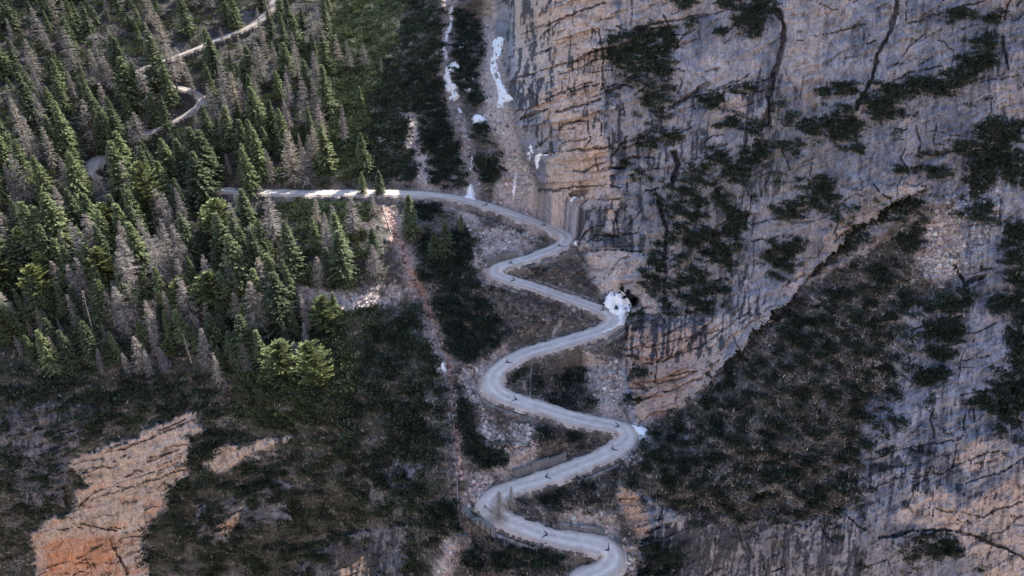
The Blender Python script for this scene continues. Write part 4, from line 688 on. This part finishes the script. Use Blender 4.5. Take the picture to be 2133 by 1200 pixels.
for bx, by in cand:
    if sum(counts.values()) > 400: break
    hp = rt_.choice([rt_.uniform(40, 70), rt_.uniform(65, 105), rt_.uniform(90, 125)], p=[.25, .5, .25]) * (.74 + .26 * sst(0, 400, by)); hp *= 1 if by < 640 else .8
    lean = (bx - CX) / 3000; ty = by - hp; txx = bx + lean * hp
    if any(abs(bx - ox) < 15 and abs(by - oy) < 17 or np.hypot(bx - ox, (by - oy) * .8) < 15 for ox, oy in occ): continue
    if any(x0 - 7 < bx + lean * (by - yy) < x1 + 7 and ty < yy < by for x0, y0, x1, y1 in KEEP_CLEAR for yy in ((y0 + y1) / 2,)): continue
    pl = .46 if (bx > 480 and by < 330) else (.33 if by < 420 else .40)
    sp = 'larch' if rt_.rand() < pl else 'spruce'
    if sp == 'spruce' and by > 430 and rt_.rand() < .12: sp = 'pine'
    add_tree(bx, by, height_for(bx, by, ty), sp); occ.append((bx, by)); counts[sp] += 1
ZONES = [('beside the upper left hairpin', [(140,300),(262,300),(262,410),(140,410)]), ('inside the upper road loop', [(262,160),(440,160),(440,320),(262,320)]), ('above the upper hairpins', [(262,-60),(470,-60),(470,160),(262,160)]), ('in the far top left corner', [(-90,-60),(110,-60),(110,150),(-90,150)]), ('high above the left forest', [(110,-60),(262,-60),(262,150),(110,150)]),
 ('by the left edge above the hairpin', [(-90,150),(90,150),(90,300),(-90,300)]), ('left of the wooded loop', [(90,150),(262,150),(262,300),(90,300)]), ('at the left edge by the straight road', [(-90,300),(140,300),(140,440),(-90,440)]), ('just above the straight road', [(262,320),(830,320),(830,402),(262,402)]), ('high beside the green scrub strip', [(470,-60),(830,-60),(830,130),(470,130)]),
 ('midway beside the green scrub strip', [(470,130),(830,130),(830,240),(470,240)]), ('in the forest over the straight road', [(440,240),(830,240),(830,320),(440,320)]), ('just below the straight road', [(262,402),(560,402),(560,470),(262,470)]), ('by sunlit scrub under the straight road', [(560,402),(830,402),(830,520),(560,520)]),
 ('left, below the hairpin', [(-90,440),(262,440),(262,560),(-90,560)]), ('in the middle of the lower forest', [(262,470),(560,470),(560,570),(262,570)]), ('near the pipe', [(560,520),(830,520),(830,650),(560,650)]), ('above the bright green scrub clump', [(440,570),(560,570),(560,900),(440,900)]), ('amid the bright green clump', [(560,650),(830,650),(830,900),(560,900)]),
 ('on dim slopes above the orange cliff', [(200,560),(440,560),(440,900),(200,900)]), ('on the dim lower left slope', [(-90,560),(200,560),(200,900),(-90,900)])]
def inside(pts, x, y): return sdpoly(np.array([float(x)]), np.array([float(y)]), pts)[0] > 0
ORD = ['', '', 'second', 'third', 'fourth', 'fifth', 'sixth', 'seventh', 'eighth', 'ninth', 'tenth', 'eleventh', 'twelfth', 'thirteenth', 'fourteenth', 'fifteenth', 'sixteenth', 'seventeenth', 'eighteenth', 'nineteenth', 'twentieth', 'twenty-first', 'twenty-second', 'twenty-third', 'twenty-fourth', 'twenty-fifth', 'twenty-sixth', 'twenty-seventh', 'twenty-eighth', 'twenty-ninth']
DESC = dict(spruce=('green spruce', 'spruces of the forest'), larch=('bare grey-brown larch', 'bare larches of the forest'), pine=('bushy bright green pine', 'bushy pines of the forest'), dead=('dead leafless trunk', 'dead trees of the forest'))
def label_trees():
    cells = {}
    for t in TREES:
        if t[2] > 835: z = None
        else: z = next((n_ for n_, p_ in ZONES if inside(p_, t[2], t[3])), 'in the forest')
        cells.setdefault((z, t[1]), []).append(t)
    for (z, sp), l in cells.items():
        d_, grp = DESC[sp]
        if z is None:
            for t in l:
                w_ = {850: 'tall dark spruce alone in scrub just below the road by the shadow edge', 925: 'dark spruce alone between the pipe and the upper bends', 958: 'small dark spruce on scree under the road', 905: 'slim dark spruce between the pipe and a lone spruce', 1038: 'thin young larch standing at the lowest left hairpin', 1064: 'small bare larch at the inner edge of the lowest left hairpin'}
                k = min(w_, key=lambda q: abs(q - t[2])); tag(t[0], w_[k], 'tree', grp)
            continue
        rest = list(l)
        if len(l) == 1: tag(l[0][0], 'the only ' + d_ + ' ' + z, 'tree', grp); continue
        for word, key in (('tallest', lambda t: -t[4]), ('shortest', lambda t: t[4])):
            if len(l) >= 3 or word == 'tallest':
                t = min(rest, key=key); rest.remove(t); tag(t[0], f'{word} {d_} {z}', 'tree', grp)
        rest.sort(key=lambda t: t[2])
        allx = sorted(l, key=lambda t: t[2])
        for t in rest:
            k = allx.index(t) + 1
            lab = f'{d_} {z}, leftmost there' if k == 1 else (f'{d_} {z}, rightmost there' if k == len(l) else f'{ORD[min(k, 29)]} {d_} from the left {z}')
            tag(t[0], lab, 'tree', grp)
label_trees()

# ------------------------------------------------------------------ retaining walls along the road
M_stone = mat_tint('dry_stone', 0.9, obj_rand=False); M_conc = mat_plain('concrete', (.15, .148, .15), 0.85, .22, 1.2, .3, .05, .4); M_timber = mat_plain('grey_timber', (.20, .18, .165), 0.9, .3, 3, .4, .05, 1)
M_rust = mat_plain('dark_steel', (.035, .032, .034), 0.6, .3, 4, .2, .02); M_pipe = mat_plain('pale_pipe', (.30, .29, .29), 0.6, .18, 2, .1, .02)
RPX = project(R4[:, :3]); RPX = np.stack([RPX[0], RPX[1]], 1)
def road_range(p0, p1):
    i = np.argmin(np.hypot(*(RPX - p0).T)); j = np.argmin(np.hypot(*(RPX - p1).T)); return min(i, j), max(i, j)
def side_sign(i, below):
    a = project(R4[i, :3] + N2[i] * 2)[1]; b_ = project(R4[i, :3] - N2[i] * 2)[1]; return 1 if (a > b_) == below else -1
T2, N2 = frame_of(R4)
def stone_wall(p0, p1, below, h, label, course=.34, slen=.62, mat=None, tint=(.20, .185, .18)):
    i0, i1 = road_range(p0, p1); sg = side_sign((i0 + i1) // 2, below); L = resample(np.concatenate([R4[i0:i1 + 1, :3] + sg * N2[i0:i1 + 1] * (R4[i0:i1 + 1, 3:4] + (.85 if below else .42)), sg * N2[i0:i1 + 1]], 1), .1)
    org = L[len(L) // 2, :3]; e = empty('retaining_wall', tuple(org)); m = MBd(); r = np.random.RandomState(int(p0[0])); nc = int(h / course); n_ = len(L)
    for c_ in range(nc):
        z0 = (-h - .5 + c_ * course) if below else (-.3 + c_ * course); k = r.randint(0, 3); bat = .12 * ((nc - c_) if below else c_) * course * 2
        taper = int(n_ * .12 * ((nc - c_) / nc if below else c_ / nc)); k += taper
        while k < n_ - 1 - taper:
            w_ = max(3, int(r.uniform(.6, 1.4) * slen / .1)); k1 = min(k + w_, n_ - 1); a = L[k]; b_ = L[k1]; tv = b_[:3] - a[:3]; nv = a[3:6] / (np.linalg.norm(a[3:6]) + 1e-9)
            o = a[:3] - org + nv * (bat + r.uniform(-.05, .05)) + np.array([0, 0, z0 + r.uniform(-.03, .03)]); hh = course * r.uniform(.8, .94)
            m.box(o, tv * .93, nv * .45, (0, 0, hh), np.array(tint) * r.uniform(.6, 1.4) * (1 + .06 * r.randn(3))); k = k1
    o = m.build('masonry', mat or M_stone, e); o['kind'] = 'stuff'; tag(e, label, 'retaining wall', 'retaining walls of the hairpin road'); return e
WALLS = [((1092,554),(1200,512),True,2.4,'dry-stone retaining wall under the road just below the uppermost right bend'), ((1040,585),(1105,606),True,2.0,'low stone wall under the road at the upper left hairpin'), ((1210,706),(1292,684),True,2.2,'rough stone wall holding the road below the snowy cave bend'), ((1020,822),(1128,862),True,2.7,'layered stone wall under the wide middle left hairpin'),
 ((1190,980),(1290,945),True,1.9,'stone wall under the road next to the log pile'), ((1150,1110),(1258,1128),False,1.3,'low wall on the inner side of the lowest leg'), ((1100,582),(1250,634),False,0.8,'long low parapet on the upper side of the leg leading to the cave'), ((1040,1090),(1130,1122),True,1.6,'stone wall edge under the lowest left hairpin')]
for a in WALLS: stone_wall(*a)
def concrete_wall(p0, p1, below, h, label, panel=2.0):
    i0, i1 = road_range(p0, p1); sg = side_sign((i0 + i1) // 2, below); L = resample(np.concatenate([R4[i0:i1 + 1, :3] + sg * N2[i0:i1 + 1] * (R4[i0:i1 + 1, 3:4] + .45), sg * N2[i0:i1 + 1]], 1), panel)
    org = L[len(L) // 2, :3].copy(); e = empty('retaining_wall', tuple(org)); n_ = len(L) - 1
    for k in range(n_):
        a, b_ = L[k], L[k + 1]; tv = (b_[:3] - a[:3]); nv = a[3:6]; m = MBd(); hk = h * (.55 + .45 * math.sin(math.pi * (k + .5) / n_)); o = a[:3] - org + np.array([0, 0, -.4 if not below else -hk - .3])
        m.box(o, tv * .985, nv * .4, np.array([0, 0, hk + .4]) + nv * .15 * h); ob = m.build('panel', M_conc, e)
    tag(e, label, 'retaining wall', 'retaining walls of the hairpin road')
concrete_wall((1030,556), (1085,543), False, 1.5, 'grey concrete wall behind the left hairpin under the uppermost bend'); concrete_wall((1075,1013), (1190,975), False, 1.7, 'long grey concrete wall on the upper side of the second lowest leg'); concrete_wall((1108,460), (1166,481), False, 2.2, 'bluish grey wall below the cliff before the uppermost right bend')
# ------------------------------------------------------------------ V-shaped drains across the road
BARS = [((1012,429),'near the start of the hairpins below the avalanche cone'), ((1133,469),'before the uppermost right bend'), ((1165,514),'just below the uppermost right bend'), ((1065,549),'just above the upper left hairpin'), ((1069,584),'just below the upper left hairpin'), ((1255,645),'at the snowy cave bend'), ((1057,753),'above the wide middle left hairpin'), ((1073,832),'below the wide middle left hairpin'), ((1288,887),'before the right bend with the rounded snow patch'), ((1276,937),'below the right bend with the rounded snow patch'), ((1141,992),'midway along the second lowest leg'), ((1138,1113),'midway along the lowest leg'), ((1272,1141),'at the lowest right bend')]
for (px, py), where in BARS:
    i = np.argmin(np.hypot(RPX[:, 0] - px, RPX[:, 1] - py)); up_ = T2[i] if R4[min(i + 4, nR - 1), 2] >= R4[max(i - 4, 0), 2] else -T2[i]; side = N2[i]
    sc_ = 1.0 if py > 700 else .8; apex = R4[i, :3] - up_ * .3 + np.array([0, 0, .05]); e = empty('drainage_channel', tuple(apex))
    for sg in (1, -1):
        d_ = up_ * .72 + side * sg * .7; d_ /= np.linalg.norm(d_); nrm = np.cross(d_, [0, 0, 1.]); m = MBd(); L_ = 1.55 * sc_; st_ = d_ * (.0 if sg == 1 else .17)
        m.box(st_ - nrm * .085 - np.array([0, 0, .12]), d_ * L_, nrm * .05, (0, 0, .20)); m.box(st_ + nrm * .06 - np.array([0, 0, .12]), d_ * L_, nrm * .05, (0, 0, .20)); m.box(st_ - nrm * .035 - np.array([0, 0, .1]), d_ * L_, nrm * .095, (0, 0, .11)); m.build('arm', M_rust, e)
    tag(e, 'dark V-shaped drain ' + where, 'road drain', 'V-shaped drains in the road')
# ------------------------------------------------------------------ the pale pipe running straight down the slope
pg = smooth(resample(drape_path(smooth(resample(np.array(PIPE, float), 4), 12)), .8), 10); e = empty('water_pipe', tuple(pg[0])); o0 = pg[0]
seg = 9
for k in range(0, len(pg) - seg, seg):
    q = pg[k:k + seg + 1] - o0 + np.array([0, 0, .3]); m = MBd(); m.tube(q, .10, 8); m.build('pipe_section', M_pipe, e, True)
    m = MBd(); c_ = q[0]; dr = (q[1] - q[0]) / np.linalg.norm(q[1] - q[0]); m.tube(np.array([c_ - dr * .14, c_ + dr * .14]), .15, 8); m.build('collar', M_pipe, e, False)
    m = MBd(); m.box(c_ + np.array([-.3, -.25, -1.0]), (.6, 0, 0), (0, .5, 0), (0, 0, .86)); m.build('concrete_support', M_conc, e)
tag(e, 'pale pipeline running down the reddish gully strip left of the bends', 'pipe')
g = ground(964, 1116)[0]; e = empty('concrete_chamber', tuple(g)); m = MBd(); m.box((-.9, -.8, -1.5), (1.8, 0, 0), (0, 1.6, 0), (0, 0, 2.1)); m.build('box', M_conc, e); m = MBd(); m.box((-1.0, -.9, .603), (2.0, 0, 0), (0, 1.8, 0), (0, 0, .14)); m.build('lid', M_conc, e); m = MBd(); m.box((-.3, -.2, .746), (.6, 0, 0), (0, .4, 0), (0, 0, .06)); m.build('hatch', M_rust, e)
tag(e, 'small concrete chamber at the lower end of the pipe', 'concrete chamber')
# grey wall with posts under the lowest left hairpin
A = drape_path(resample(np.array([(968,1058),(985,1076),(1010,1098),(1035,1118),(1062,1136)], float), 12)); e = empty('post_wall', tuple(A[0])); o0 = A[0]
for k in range(len(A) - 1):
    a, b_ = A[k] - o0, A[k + 1] - o0; t_ = (b_ - a); nn = np.cross(t_, [0, 0, 1.]); nn /= np.linalg.norm(nn); nn *= -1 if nn[1] > 0 else 1
    m = MBd(); m.box(a + np.array([0, 0, -1.0]), t_ * .985, nn * .8 + np.array([0, 0, -.3]), (0, 0, 1.5)); m.build('panel', M_conc, e)
    m = MBd(); m.box(a + nn * .86 + np.array([-.08, -.08, -2.4]), (.16, 0, 0), (0, .16, 0), (0, 0, 3.0)); m.build('post', M_rust, e)
tag(e, 'bluish grey sloping wall with dark posts beside the pipe end', 'wall')
# railings and fences
def railing(name, label, pts, h, step, mat, cat, below=True):
    A = resample(drape_path(resample(np.array(pts, float), 3)), step); e = empty(name, tuple(A[0])); o0 = A[0]
    for k in range(len(A)):
        m = MBd(); m.tube(np.array([A[k] - o0 + [0, 0, -.5], A[k] - o0 + [0, 0, h]]), .07, 6); m.build('post', mat, e)
    for zz in (.5, .92):
        m = MBd(); m.tube(A - o0 + np.array([0, 0, h * zz]), .045, 5); m.build('rail', mat, e)
    tag(e, label, cat)
railing('roadside_fence', 'wooden fence along the outside of the upper left hairpin', [(188,372),(200,378),(215,384),(232,388),(255,390)], 1.1, 2.2, M_timber, 'fence')
railing('guard_railing', 'dark railing on the outside of the lowest left hairpin', [(1010,1062),(1022,1072),(1036,1080)], 1.0, 1.6, M_rust, 'railing')
railing('roadside_fence', 'thin dark railing on the outer edge of the uppermost right bend', [(1188,520),(1200,514),(1208,508)], .9, 1.6, M_rust, 'railing')
# stacked logs, the slanting drain and trunks lying about
g = ground(1272, 972)[0]; e = empty('log_pile', tuple(g)); d_ = ground(1296, 964)[0] - g; d_[2] *= .4; d_ /= np.linalg.norm(d_)
for k in range(7):
    m = MBd(); q0 = np.array([.12 * k, -.30 * k, .55 - .36 * k]) ; m.tube(np.array([q0, q0 + d_ * (2.2 + .25 * (k % 3))]), .17, 8); m.build('log', M_greybark, e, True)
tag(e, 'pile of grey logs stepped down the bank below the second right bend', 'log pile')
def thin_tube(name, label, pts, r, mat, cat, lift=.25, group=None):
    A = resample(drape_path(resample(np.array(pts, float), 4)), .8); m = MBd(); m.tube(A - A[0] + np.array([0, 0, lift]), r, 6); o = m.build(name, mat, None, True); o.location = A[0]; tag(o, label, cat, group)
thin_tube('drain_hose', 'thin pale hose lying down the slope inside the middle left bend', [(1109,752),(1106,780),(1105,800),(1104,826)], .09, M_pipe, 'hose')
for q, (pts, lb) in enumerate([([(575,640),(560,620),(552,612)],'pale fallen trunk on stony ground below the sunlit scrub'), ([(143,565),(160,610)],'grey fallen trunk leaning beside the dead tree on the left'), ([(190,560),(215,545)],'grey fallen trunk on the stony forest clearing'), ([(165,312),(176,318),(190,310)],'pale fallen trunk above the upper left hairpin'), ([(895,595),(900,605)],'short pale trunk in scrub right of the pipe'), ([(705,905),(712,918)],'bleached branch lying in brush below the bright scrub')]):
    thin_tube('fallen_trunk', lb, pts, .12, M_greybark, 'trunk', .3, 'fallen trunks')
